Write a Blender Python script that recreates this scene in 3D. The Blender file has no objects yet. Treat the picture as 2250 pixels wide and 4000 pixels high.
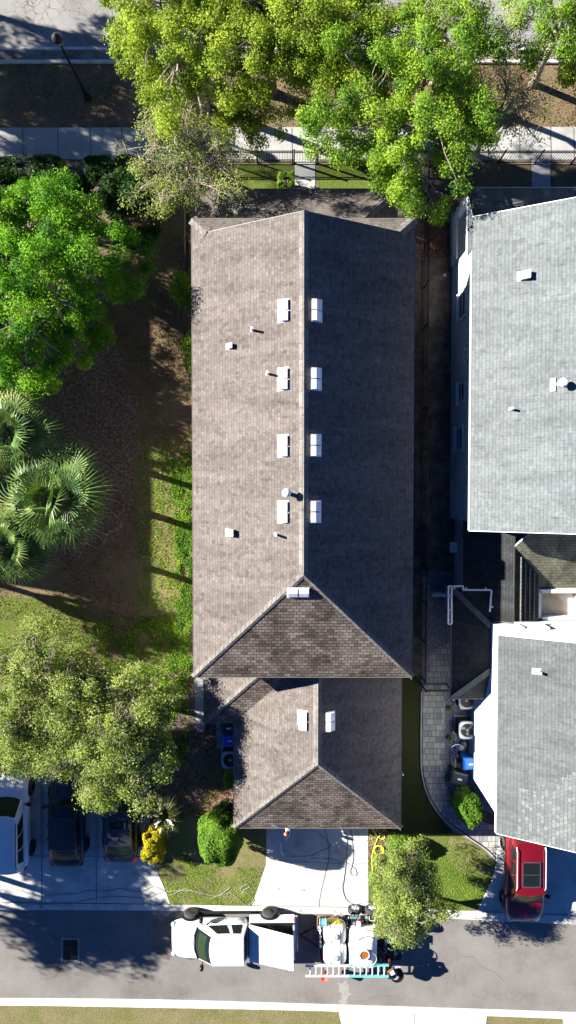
import bpy, bmesh, math, random
import numpy as np
from mathutils import Vector, Matrix, noise as mnoise
R=math.radians
SC=bpy.context.scene
COL=SC.collection
random.seed(7)
# ------------------------------------------------------------------ camera geometry
CH=35.5; FPX=2773.0; TILT=R(-2.0)
_c,_s=math.cos(TILT),math.sin(TILT)
def P(px,py,h=0.0):
    """point of the place at height h that the aerial camera sees at survey position px,py"""
    x=(px-1125)/FPX; y=(2000-py)/FPX; z=-1.0
    Y=y*_c-z*_s; Z=y*_s+z*_c
    k=(h-CH)/Z
    return Vector((x*k,Y*k,h))
# ------------------------------------------------------------------ materials
MATS={}
def _n(nt,t,**k):
    n=nt.nodes.new(t)
    for a,b in k.items():
        if a in n.inputs: n.inputs[a].default_value=b
        else: setattr(n,a,b)
    return n
def newmat(name):
    m=bpy.data.materials.new(name); m.use_nodes=True
    nt=m.node_tree; b=nt.nodes['Principled BSDF']
    return m,nt,b
def rgba(c): return (c[0],c[1],c[2],1)
def ramp(nt,stops,interp='LINEAR'):
    r=nt.nodes.new('ShaderNodeValToRGB'); r.color_ramp.interpolation=interp
    e=r.color_ramp.elements
    while len(e)<len(stops): e.new(0.5)
    for i,(p,c) in enumerate(stops):
        e[i].position=p; e[i].color=rgba(c)
    return r
def noisy(name,cols,scale=4,rough=.85,metal=0,bump=0,bscale=60,coat=0,spec=.5,stretch=(1,1,1),fine=0,finescale=90,detail=6,dist=.02):
    """cols: list of colours spread along a noise ramp"""
    m,nt,b=newmat(name)
    tc=_n(nt,'ShaderNodeTexCoord'); mp=_n(nt,'ShaderNodeMapping'); mp.inputs['Scale'].default_value=stretch
    nt.links.new(tc.outputs['Object'],mp.inputs['Vector'])
    n=_n(nt,'ShaderNodeTexNoise',Scale=scale,Detail=detail,Roughness=.62)
    nt.links.new(mp.outputs[0],n.inputs['Vector'])
    k=len(cols)
    rp=ramp(nt,[(.3+.4*i/max(1,k-1),c) for i,c in enumerate(cols)])
    nt.links.new(n.outputs['Fac'],rp.inputs[0])
    out=rp.outputs[0]
    if fine:
        n2=_n(nt,'ShaderNodeTexNoise',Scale=finescale,Detail=3,Roughness=.7)
        nt.links.new(tc.outputs['Object'],n2.inputs['Vector'])
        r2=ramp(nt,[(.3,(1-fine,)*3),(.7,(1+fine,)*3)])
        nt.links.new(n2.outputs['Fac'],r2.inputs[0])
        mx=_n(nt,'ShaderNodeMixRGB',blend_type='MULTIPLY',Fac=1)
        nt.links.new(out,mx.inputs[1]); nt.links.new(r2.outputs[0],mx.inputs[2]); out=mx.outputs[0]
    nt.links.new(out,b.inputs['Base Color'])
    b.inputs['Roughness'].default_value=rough; b.inputs['Metallic'].default_value=metal
    b.inputs['Coat Weight'].default_value=coat; b.inputs['Specular IOR Level'].default_value=spec
    if bump:
        n3=_n(nt,'ShaderNodeTexNoise',Scale=bscale,Detail=5)
        nt.links.new(tc.outputs['Object'],n3.inputs['Vector'])
        bp=_n(nt,'ShaderNodeBump',Strength=bump,Distance=dist)
        nt.links.new(n3.outputs['Fac'],bp.inputs['Height']); nt.links.new(bp.outputs[0],b.inputs['Normal'])
    m['out']=0
    return m
def plain(name,c,rough=.5,metal=0,coat=0,spec=.5,var=.06):
    return noisy(name,[tuple(max(0,x*(1-var)) for x in c),tuple(x*(1+var) for x in c)],scale=3,rough=rough,metal=metal,coat=coat,spec=spec)
def shingle(name,cols,dark=.35,bw=.30,rh=.14,stain=(.72,1.08),mort=.012,bias=0,sseed=0,streak=(1.1,.3),row=.8):
    cols=[tuple(v*.78 for v in q) for q in cols]
    m,nt,b=newmat(name)
    uv=_n(nt,'ShaderNodeUVMap'); uv.uv_map='UVMap'
    # slight wobble so that the courses are not ruler straight
    wn=_n(nt,'ShaderNodeTexNoise',Scale=1.7,Detail=2); nt.links.new(uv.outputs[0],wn.inputs['Vector'])
    wv=_n(nt,'ShaderNodeVectorMath',operation='MULTIPLY_ADD')
    wv.inputs[1].default_value=(.035,.02,0); nt.links.new(wn.outputs['Color'],wv.inputs[0]); nt.links.new(uv.outputs[0],wv.inputs[2])
    br=_n(nt,'ShaderNodeTexBrick'); br.offset=.5; br.offset_frequency=2; br.squash=1
    for a,v in (('Scale',1.0),('Mortar Size',mort),('Mortar Smooth',.3),('Bias',bias),('Brick Width',bw),('Row Height',rh)): br.inputs[a].default_value=v
    br.inputs['Color1'].default_value=(0,0,0,1); br.inputs['Color2'].default_value=(1,1,1,1); br.inputs['Mortar'].default_value=(.4,.4,.4,1)
    nt.links.new(wv.outputs[0],br.inputs['Vector'])
    k=len(cols); rp=ramp(nt,[(i/(k-1)*.96+.02,c) for i,c in enumerate(cols)])
    nt.links.new(br.outputs['Color'],rp.inputs[0])
    mx=_n(nt,'ShaderNodeMixRGB',blend_type='MULTIPLY'); mx.inputs[2].default_value=(dark,dark*.95,dark*.9,1)
    nt.links.new(br.outputs['Fac'],mx.inputs[0]); nt.links.new(rp.outputs[0],mx.inputs[1])
    mp=_n(nt,'ShaderNodeMapping'); mp.inputs['Scale'].default_value=(streak[0],streak[1],1); mp.inputs['Location'].default_value=(sseed,sseed,0)
    nt.links.new(uv.outputs[0],mp.inputs['Vector'])
    ns=_n(nt,'ShaderNodeTexNoise',Scale=1.2,Detail=7,Roughness=.65,Distortion=.6); nt.links.new(mp.outputs[0],ns.inputs['Vector'])
    r2=ramp(nt,[(.34,(stain[0],)*3),(.62,(stain[1],)*3)]); nt.links.new(ns.outputs['Fac'],r2.inputs[0])
    m2=_n(nt,'ShaderNodeMixRGB',blend_type='MULTIPLY',Fac=1); nt.links.new(mx.outputs[0],m2.inputs[1]); nt.links.new(r2.outputs[0],m2.inputs[2])
    q1=_n(nt,'ShaderNodeTexNoise',Scale=5.5,Detail=4,Roughness=.7); nt.links.new(uv.outputs[0],q1.inputs['Vector'])
    q2=ramp(nt,[(.34,(.84,)*3),(.66,(1.13,)*3)]); nt.links.new(q1.outputs['Fac'],q2.inputs[0])
    q3=_n(nt,'ShaderNodeMixRGB',blend_type='MULTIPLY',Fac=1); nt.links.new(m2.outputs[0],q3.inputs[1]); nt.links.new(q2.outputs[0],q3.inputs[2]); m2=q3
    # course shadow line and short dark algae dashes running down the slope
    sx=_n(nt,'ShaderNodeSeparateXYZ'); nt.links.new(wv.outputs[0],sx.inputs[0])
    dv=_n(nt,'ShaderNodeMath',operation='DIVIDE'); dv.inputs[1].default_value=rh; nt.links.new(sx.outputs[1],dv.inputs[0])
    fr=_n(nt,'ShaderNodeMath',operation='FRACT'); nt.links.new(dv.outputs[0],fr.inputs[0])
    rl_=ramp(nt,[(0,(row,)*3),(.22,(1,1,1))]); nt.links.new(fr.outputs[0],rl_.inputs[0])
    mp2=_n(nt,'ShaderNodeMapping'); mp2.inputs['Scale'].default_value=(7,1.3,1); nt.links.new(uv.outputs[0],mp2.inputs['Vector'])
    n5=_n(nt,'ShaderNodeTexNoise',Scale=1,Detail=3,Roughness=.6); nt.links.new(mp2.outputs[0],n5.inputs['Vector'])
    r5=ramp(nt,[(.58,(1,1,1)),(.74,(.62,.62,.64))]); nt.links.new(n5.outputs['Fac'],r5.inputs[0])
    x1=_n(nt,'ShaderNodeMixRGB',blend_type='MULTIPLY',Fac=1); nt.links.new(rl_.outputs[0],x1.inputs[1]); nt.links.new(r5.outputs[0],x1.inputs[2])
    x2=_n(nt,'ShaderNodeMixRGB',blend_type='MULTIPLY',Fac=1); nt.links.new(m2.outputs[0],x2.inputs[1]); nt.links.new(x1.outputs[0],x2.inputs[2]); m2=x2
    nf=_n(nt,'ShaderNodeTexNoise',Scale=34,Detail=3,Roughness=.8); nt.links.new(uv.outputs[0],nf.inputs['Vector'])
    r3=ramp(nt,[(.3,(.86,)*3),(.7,(1.12,)*3)]); nt.links.new(nf.outputs['Fac'],r3.inputs[0])
    m3=_n(nt,'ShaderNodeMixRGB',blend_type='MULTIPLY',Fac=1); nt.links.new(m2.outputs[0],m3.inputs[1]); nt.links.new(r3.outputs[0],m3.inputs[2])
    nt.links.new(m3.outputs[0],b.inputs['Base Color'])
    b.inputs['Roughness'].default_value=.95; b.inputs['Specular IOR Level'].default_value=.15
    inv=_n(nt,'ShaderNodeMath',operation='SUBTRACT'); inv.inputs[0].default_value=1; nt.links.new(br.outputs['Fac'],inv.inputs[1])
    bp=_n(nt,'ShaderNodeBump',Strength=.25,Distance=.01); nt.links.new(inv.outputs[0],bp.inputs['Height']); nt.links.new(bp.outputs[0],b.inputs['Normal'])
    return m
def leafmat(name,cols,trans=.28,nscale=.9,rough=.6,spec=.18):
    """leaf colours picked by a per-leaf value and a slow noise over the crown"""
    m,nt,b=newmat(name)
    at=_n(nt,'ShaderNodeAttribute'); at.attribute_name='tint'
    tc=_n(nt,'ShaderNodeTexCoord'); n=_n(nt,'ShaderNodeTexNoise',Scale=nscale,Detail=3)
    nt.links.new(tc.outputs['Object'],n.inputs['Vector'])
    ad=_n(nt,'ShaderNodeMath',operation='MULTIPLY_ADD'); ad.inputs[1].default_value=.5
    nt.links.new(at.outputs['Fac'],ad.inputs[0])
    mr=_n(nt,'ShaderNodeMapRange'); mr.inputs[1].default_value=.3; mr.inputs[2].default_value=.7; mr.inputs[3].default_value=0; mr.inputs[4].default_value=.5
    nt.links.new(n.outputs['Fac'],mr.inputs[0]); nt.links.new(mr.outputs[0],ad.inputs[2])
    k=len(cols); rp=ramp(nt,[(i/(k-1),c) for i,c in enumerate(cols)]); nt.links.new(ad.outputs[0],rp.inputs[0])
    nt.links.new(rp.outputs[0],b.inputs['Base Color']); b.inputs['Roughness'].default_value=rough; b.inputs['Specular IOR Level'].default_value=spec
    tr=_n(nt,'ShaderNodeBsdfTranslucent')
    g=_n(nt,'ShaderNodeMixRGB',blend_type='MULTIPLY',Fac=1); g.inputs[2].default_value=(1.5,1.5,.6,1); nt.links.new(rp.outputs[0],g.inputs[1]); nt.links.new(g.outputs[0],tr.inputs[0])
    mx=_n(nt,'ShaderNodeMixShader',Fac=trans); nt.links.new(b.outputs[0],mx.inputs[1]); nt.links.new(tr.outputs[0],mx.inputs[2])
    nt.links.new(mx.outputs[0],nt.nodes['Material Output'].inputs[0])
    return m
def asphalt(name,base,crack=.5,cscale=.55,thr=.012):
    m,nt,b=newmat(name)
    tc=_n(nt,'ShaderNodeTexCoord')
    n1=_n(nt,'ShaderNodeTexNoise',Scale=.45,Detail=6,Roughness=.65); n2=_n(nt,'ShaderNodeTexNoise',Scale=22,Detail=4,Roughness=.8)
    for n in (n1,n2): nt.links.new(tc.outputs['Object'],n.inputs['Vector'])
    r1=ramp(nt,[(.3,tuple(x*.72 for x in base)),(.5,base),(.72,tuple(x*1.18 for x in base))]); nt.links.new(n1.outputs['Fac'],r1.inputs[0])
    r2=ramp(nt,[(.3,(.72,)*3),(.7,(1.25,)*3)]); nt.links.new(n2.outputs['Fac'],r2.inputs[0])
    mx=_n(nt,'ShaderNodeMixRGB',blend_type='MULTIPLY',Fac=1); nt.links.new(r1.outputs[0],mx.inputs[1]); nt.links.new(r2.outputs[0],mx.inputs[2])
    # cracks
    nd=_n(nt,'ShaderNodeTexNoise',Scale=1.3,Detail=5); nt.links.new(tc.outputs['Object'],nd.inputs['Vector'])
    va=_n(nt,'ShaderNodeVectorMath',operation='MULTIPLY_ADD'); va.inputs[1].default_value=(.9,.9,0)
    nt.links.new(nd.outputs['Color'],va.inputs[0]); nt.links.new(tc.outputs['Object'],va.inputs[2])
    vo=_n(nt,'ShaderNodeTexVoronoi',feature='DISTANCE_TO_EDGE',Scale=cscale); nt.links.new(va.outputs[0],vo.inputs['Vector'])
    rc=ramp(nt,[(0,(1,1,1)),(thr,(0,0,0))]); nt.links.new(vo.outputs['Distance'],rc.inputs[0])
    nm=_n(nt,'ShaderNodeTexNoise',Scale=.35,Detail=2); nt.links.new(tc.outputs['Object'],nm.inputs['Vector'])
    rm=ramp(nt,[(.45,(0,0,0)),(.6,(crack,)*3)]); nt.links.new(nm.outputs['Fac'],rm.inputs[0])
    mm=_n(nt,'ShaderNodeMath',operation='MULTIPLY'); nt.links.new(rc.outputs[0],mm.inputs[0]); nt.links.new(rm.outputs[0],mm.inputs[1])
    m2=_n(nt,'ShaderNodeMixRGB',blend_type='MIX'); m2.inputs[2].default_value=(.03,.03,.03,1)
    nt.links.new(mm.outputs[0],m2.inputs[0]); nt.links.new(mx.outputs[0],m2.inputs[1]); nt.links.new(m2.outputs[0],b.inputs['Base Color'])
    b.inputs['Roughness'].default_value=.95; b.inputs['Specular IOR Level'].default_value=.2
    bp=_n(nt,'ShaderNodeBump',Strength=.5,Distance=.01); nt.links.new(n2.outputs['Fac'],bp.inputs['Height']); nt.links.new(bp.outputs[0],b.inputs['Normal'])
    return m
def turf(name,green,green2,tan,soil,bal=.5,scale=1.2):
    """lawn: green blades, dry blades and bare soil in patches"""
    green,green2,tan,soil=[tuple(v*.8 for v in q) for q in (green,green2,tan,soil)]
    m,nt,b=newmat(name)
    tc=_n(nt,'ShaderNodeTexCoord')
    a=_n(nt,'ShaderNodeTexNoise',Scale=scale,Detail=7,Roughness=.7); f=_n(nt,'ShaderNodeTexNoise',Scale=13,Detail=6,Roughness=.8); g=_n(nt,'ShaderNodeTexNoise',Scale=31,Detail=3,Roughness=.7)
    for n in (a,f,g): nt.links.new(tc.outputs['Object'],n.inputs['Vector'])
    c1=ramp(nt,[(.3,green),(.5,green2),(.7,tan)]); nt.links.new(f.outputs['Fac'],c1.inputs[0])
    c2=ramp(nt,[(.35,soil),(.65,tan)]); nt.links.new(g.outputs['Fac'],c2.inputs[0])
    k=ramp(nt,[(bal-.12,(0,0,0)),(bal+.12,(1,1,1))]); nt.links.new(a.outputs['Fac'],k.inputs[0])
    mx=_n(nt,'ShaderNodeMixRGB',blend_type='MIX'); nt.links.new(k.outputs[0],mx.inputs[0]); nt.links.new(c1.outputs[0],mx.inputs[1]); nt.links.new(c2.outputs[0],mx.inputs[2])
    r=ramp(nt,[(.3,(.55,)*3),(.7,(1.35,)*3)]); nt.links.new(g.outputs['Fac'],r.inputs[0])
    m2=_n(nt,'ShaderNodeMixRGB',blend_type='MULTIPLY',Fac=1); nt.links.new(mx.outputs[0],m2.inputs[1]); nt.links.new(r.outputs[0],m2.inputs[2])
    nt.links.new(m2.outputs[0],b.inputs['Base Color']); b.inputs['Roughness'].default_value=1; b.inputs['Specular IOR Level'].default_value=.1
    bp=_n(nt,'ShaderNodeBump',Strength=.9,Distance=.05); nt.links.new(f.outputs['Fac'],bp.inputs['Height']); nt.links.new(bp.outputs[0],b.inputs['Normal'])
    return m
def paver(name,cols,scale=3.6):
    m,nt,b=newmat(name)
    tc=_n(nt,'ShaderNodeTexCoord')
    br=_n(nt,'ShaderNodeTexBrick'); br.offset=.37; br.offset_frequency=2; br.squash=.6; br.squash_frequency=3
    for a_,v in (('Scale',1.0),('Mortar Size',.014),('Mortar Smooth',.2),('Bias',0),('Brick Width',.34),('Row Height',.3)): br.inputs[a_].default_value=v
    br.inputs['Color1'].default_value=(0,0,0,1); br.inputs['Color2'].default_value=(1,1,1,1); br.inputs['Mortar'].default_value=(.5,.5,.5,1)
    nt.links.new(tc.outputs['Object'],br.inputs['Vector'])
    rp=ramp(nt,[(i/(len(cols)-1),c) for i,c in enumerate(cols)]); nt.links.new(br.outputs['Color'],rp.inputs[0])
    mx=_n(nt,'ShaderNodeMixRGB',blend_type='MULTIPLY'); mx.inputs[2].default_value=(.3,.3,.3,1)
    nt.links.new(br.outputs['Fac'],mx.inputs[0]); nt.links.new(rp.outputs[0],mx.inputs[1]); nt.links.new(mx.outputs[0],b.inputs['Base Color'])
    b.inputs['Roughness'].default_value=.9
    return m

M={}
M['shB']=shingle('brown_shingle',[(0.1544, 0.1328, 0.1202), (0.1853, 0.166, 0.1537), (0.2109, 0.1742, 0.1569), (0.1977, 0.1867, 0.1756), (0.2182, 0.1867, 0.1673), (0.2315, 0.2157, 0.2029)],dark=.82,stain=(.74,1.08),bw=.17,rh=.135,mort=.01,streak=(1.3,.28),row=.76)
M['shBs']=shingle('south_brown_shingle',[(0.1472, 0.115, 0.0966), (0.23, 0.1886, 0.161), (0.276, 0.2162, 0.184), (0.3036, 0.2576, 0.2162), (0.3404, 0.2944, 0.2576)],dark=.28,mort=.014,stain=(.4,1.1),sseed=4,streak=(.6,.5),rh=.15,bw=.25,row=.6)  # warmer brown with stronger course contrast, south slopes only
M['shG']=shingle('grey_shingle',[(0.1748, 0.1978, 0.207), (0.2042, 0.2272, 0.2355), (0.2134, 0.2374, 0.2447), (0.2208, 0.2466, 0.253)],dark=.85,stain=(.78,1.07),sseed=9,rh=.145,bw=.24,mort=.01,row=.74)
M['shG2']=shingle('mixed_grey_shingle',[(0.1362, 0.15, 0.1564), (0.1518, 0.1684, 0.1748), (0.1582, 0.1748, 0.1803), (0.1656, 0.1803, 0.184)],dark=.85,stain=(.7,1.08),sseed=19,rh=.145,bw=.24,mort=.01,row=.74)
M['shN']=shingle('new_pale_shingle',[(.155,.172,.18),(.175,.19,.195),(.2,.21,.21),(.255,.27,.265)],dark=.75,stain=(.85,1.05),sseed=2,rh=.15,bw=.17,mort=.01,row=.8)
M['shO']=shingle('olive_shingle',[(.22,.22,.155),(.255,.255,.185),(.29,.29,.225)],dark=.5,stain=(.42,1.1),sseed=13,rh=.15,bw=.26,streak=(.9,.5))
M['shD']=shingle('dark_grey_shingle',[(.045,.05,.054),(.052,.057,.06),(.06,.065,.068)],dark=.75,stain=(.6,1.1),sseed=23,rh=.14,bw=.24,row=.7)
M['capB']=shingle('brown_ridge_cap',[(0.2323, 0.213, 0.1936), (0.271, 0.2517, 0.2323), (0.3001, 0.2807, 0.2614)],dark=.6,bw=.6,rh=.19,mort=.014,row=.7)
M['capG']=shingle('grey_ridge_cap',[(.12,.125,.125),(.15,.16,.158)],dark=.5,bw=.6,rh=.19,mort=.014)
M['capO']=shingle('pale_ridge_cap',[(.3,.3,.25),(.38,.38,.32)],dark=.5,bw=.6,rh=.19,mort=.014)
M['white']=plain('white_paint',(.8,.8,.8),rough=.45)
M['stucco']=noisy('white_stucco',[(.7,.73,.76),(.77,.8,.83)],scale=2,rough=.9,bump=.3,bscale=90)
M['beige']=noisy('beige_siding',[(.5,.45,.38),(.58,.52,.45)],scale=2,rough=.9,bump=.2)
M['trimB']=plain('tan_trim',(.17,.15,.125),rough=.6)
M['trimW']=plain('white_trim',(.82,.83,.84),rough=.5)
M['hood']=plain('white_vent_metal',(.82,.83,.85),rough=.35)
M['pvc']=plain('white_pvc',(.85,.85,.85),rough=.3)
M['lead']=plain('grey_lead_flashing',(.2,.19,.175),rough=.7,metal=0)
M['black']=plain('black_metal',(.012,.012,.014),rough=.4)
M['rubber']=plain('tyre_rubber',(.04,.04,.042),rough=.9)
M['glass']=plain('dark_window_glass',(.01,.014,.014),rough=.12,spec=.35)
M['glassG']=plain('green_tinted_glass',(.02,.035,.014),rough=.3,spec=.15)
M['cwhite']=plain('white_car_paint',(.8,.81,.83),rough=.3,coat=1)
M['cdark']=plain('dark_grey_car_paint',(.018,.02,.028),rough=.42,coat=.3)
M['cgrey']=plain('slate_car_paint',(.024,.027,.038),rough=.42,coat=.3)
M['cred']=plain('red_car_paint',(.15,.004,.01),rough=.32,coat=.6)
M['chrome']=plain('bright_metal',(.6,.6,.62),rough=.2,metal=.9)
M['alu']=plain('aluminium',(.75,.75,.76),rough=.4,metal=.35)
M['rimD']=plain('black_alloy',(.09,.09,.1),rough=.35,metal=.5)
M['rimS']=plain('silver_alloy',(.5,.5,.52),rough=.3,metal=.7)
M['red']=plain('red_lens',(.45,.01,.012),rough=.15,coat=.5)
M['lens']=plain('clear_lens',(.5,.55,.6),rough=.1,coat=.6)
M['asph']=asphalt('alley_asphalt',(.212,.198,.184),crack=.4,cscale=.3,thr=.005)
M['asphT']=asphalt('street_asphalt',(.29,.28,.27),crack=.85,cscale=2.6,thr=.04)
M['conc']=noisy('driveway_concrete',[(.4,.39,.35),(.58,.57,.53),(.66,.65,.61)],scale=.9,rough=.9,fine=.09,finescale=30,bump=.15)
M['walk']=noisy('sidewalk_concrete',[(.3,.3,.29),(.4,.4,.385),(.45,.44,.42)],scale=.9,rough=.9,fine=.14,finescale=40,bump=.15)
M['kerb']=noisy('kerb_concrete',[(.45,.43,.38),(.62,.6,.55),(.68,.67,.62)],scale=1.5,rough=.9,fine=.1,finescale=50,bump=.2)
M['joint']=plain('joint_dirt',(.11,.1,.09),rough=1)
M['stain']=noisy('oil_stain',[(.3,.28,.25),(.4,.38,.35)],scale=3,rough=.9)
M['pale']=noisy('pale_road_residue',[(.24,.228,.216),(.34,.325,.3)],scale=3,rough=.9,fine=.2,finescale=30)
M['wet']=noisy('brown_road_stain',[(.15,.115,.09),(.2,.165,.14)],scale=1.1,rough=.8,fine=.3,finescale=25)
M['gutterdirt']=noisy('dirty_gutter_concrete',[(.1,.065,.045),(.22,.2,.18),(.3,.28,.26)],scale=1.1,rough=1,fine=.3,finescale=20)
M['lawn']=turf('summer_lawn',(.09,.14,.02),(.2,.24,.05),(.36,.32,.15),(.26,.18,.12),bal=.52)
M['lawnG']=turf('lush_lawn',(.06,.12,.014),(.15,.22,.035),(.26,.27,.08),(.15,.12,.06),bal=.58)
M['lawnD']=turf('dry_lawn',(.12,.14,.03),(.22,.22,.075),(.33,.29,.15),(.27,.21,.13),bal=.5,scale=.9)
M['lawnShade']=turf('shade_darkened_lawn',(.03,.055,.015),(.055,.08,.02),(.09,.085,.035),(.06,.045,.025),bal=.52)  # darker copy of the lawn, garage shade painted into the turf colour
M['verge']=turf('worn_verge_grass',(.1,.11,.03),(.2,.18,.08),(.36,.27,.16),(.24,.155,.1),bal=.47,scale=.8)
M['litter']=noisy('leaf_litter',[(0.0765, 0.0578, 0.0389), (0.204, 0.1418, 0.0998), (0.391, 0.315, 0.2415)],scale=7,rough=1,bump=.8,bscale=22,fine=.6,finescale=24,dist=.05)
M['dirt']=noisy('bare_dirt',[(.075,.06,.045),(.15,.12,.095),(.26,.22,.18)],scale=1.6,rough=1,bump=.6,bscale=20,fine=.4,finescale=22,dist=.04)
M['mulch']=noisy('orange_mulch',[(.13,.06,.035),(.25,.14,.09),(.4,.28,.2)],scale=6,rough=1,bump=.8,bscale=25,fine=.5,finescale=30,dist=.04)
M['gravel']=noisy('blue_grey_gravel',[(.08,.08,.1),(.2,.2,.23),(.5,.5,.53)],scale=16,rough=.9,bump=1,bscale=16,detail=3,dist=.05)
M['paver']=paver('cobble_paver',[(.22,.21,.24),(.3,.3,.3),(.38,.37,.33),(.44,.43,.4)])
M['paverL']=paver('pale_paver',[(.4,.37,.33),(.48,.45,.4),(.52,.49,.45)])
M['deck']=noisy('stained_deck_floor',[(.62,.6,.56),(.5,.42,.32),(.33,.22,.12)],scale=1.1,rough=.7)
M['bark']=noisy('pale_bark',[(.22,.17,.13),(.48,.4,.33)],scale=8,rough=.95)
M['barkD']=noisy('dark_bark',[(.04,.032,.026),(.1,.08,.06)],scale=8,rough=.95,bump=.5,bscale=30)
M['palmB']=noisy('palm_bark',[(.12,.095,.07),(.22,.18,.14)],scale=9,rough=1,stretch=(1,1,6),bump=.6,bscale=20)
M['lfB']=leafmat('bright_green_leaf',[(0.017, 0.072, 0.007), (0.068, 0.212, 0.01), (0.187, 0.408, 0.017), (0.425, 0.612, 0.043)],trans=.33)
M['lfY']=leafmat('yellow_green_leaf',[(0.0533, 0.086, 0.0132), (0.1746, 0.257, 0.022), (0.3354, 0.437, 0.0341), (0.4833, 0.562, 0.1034)],trans=.33)
M['lfG']=leafmat('mid_green_leaf',[(0.0276, 0.082, 0.01), (0.1016, 0.221, 0.016), (0.2651, 0.41, 0.029), (0.4674, 0.558, 0.082)],trans=.33)
M['lfO']=leafmat('olive_leaf',[(0.0632, 0.0967, 0.0242), (0.1655, 0.2298, 0.0494), (0.3162, 0.3983, 0.0874), (0.4901, 0.5481, 0.2438)],trans=.33)
M['lfD']=leafmat('dark_hedge_leaf',[(.012,.035,.008),(.03,.085,.012),(.06,.14,.02)],trans=.15)
M['lfS']=leafmat('shrub_leaf',[(.04,.11,.012),(.12,.24,.02),(.24,.36,.03)],trans=.2)
M['lfYel']=leafmat('golden_leaf',[(.22,.2,.01),(.5,.42,.01),(.72,.58,.02)],trans=.2)
M['lfP']=leafmat('palm_leaf',[(.02,.055,.02),(.05,.11,.03),(.14,.22,.05),(.45,.44,.16)],trans=.15,rough=.4)
M['lfPale']=leafmat('variegated_leaf',[(.1,.14,.04),(.3,.33,.13),(.6,.6,.36)],trans=.2)
M['lfF']=leafmat('fallen_leaf',[(.06,.03,.018),(.17,.09,.05),(.34,.23,.15)],trans=.05)
M['tank']=plain('translucent_white_plastic',(.84,.84,.8),rough=.4,var=.03)
M['tankY']=plain('yellowed_plastic',(.5,.48,.06),rough=.4)
M['teal']=plain('teal_fibreglass',(.14,.52,.47),rough=.5)
M['blueB']=plain('blue_bin_plastic',(.01,.11,.62),rough=.4)
M['blueL']=plain('light_blue_bin_plastic',(.02,.22,.75),rough=.35)
M['greyB']=plain('charcoal_bin_plastic',(.035,.04,.045),rough=.5)
M['acm']=noisy('grey_ac_metal',[(.42,.44,.43),(.52,.54,.53)],scale=3,rough=.4,metal=.2)
M['acd']=plain('dark_grille',(.03,.03,.035),rough=.5)
M['blade']=plain('pale_fan_blade',(.55,.55,.48),rough=.4)
M['yel']=plain('yellow_hose',(.75,.75,.05),rough=.4)
M['gh']=plain('grey_hose',(.16,.19,.2),rough=.5)
M['ch']=plain('tan_hose',(.33,.33,.27),rough=.5)
M['bh']=plain('cyan_hose',(.16,.55,.62),rough=.4)
M['blue']=plain('blue_enamel',(.02,.05,.4),rough=.3,coat=.5)
M['brass']=plain('copper_fitting',(.45,.25,.14),rough=.35,metal=.6)
M['orange']=plain('terracotta_plastic',(.55,.13,.08),rough=.5)
M['brown']=plain('brown_liquid_hatch',(.3,.11,.02),rough=.3)
M['skin']=plain('skin',(.5,.26,.18),rough=.5)
M['hair']=plain('auburn_hair',(.12,.035,.018),rough=.7)
M['shirt']=plain('pale_shirt_fabric',(.62,.66,.7),rough=.9)
M['shorts']=plain('black_fabric',(.015,.015,.018),rough=.9)
M['iron']=noisy('cast_iron',[(.05,.045,.04),(.13,.1,.08)],scale=9,rough=.7,metal=.3)
M['ledge']=noisy('grate_frame_concrete',[(.2,.2,.19),(.32,.32,.3)],scale=4,rough=.9)
M['yrim']=plain('tan_tyre',(.42,.36,.14),rough=.6)
M['bag']=noisy('grey_plastic_bag',[(.25,.27,.3),(.5,.53,.57)],scale=8,rough=.3)
M['lamp']=plain('frosted_lamp_glass',(.5,.5,.5),rough=.2)
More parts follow.
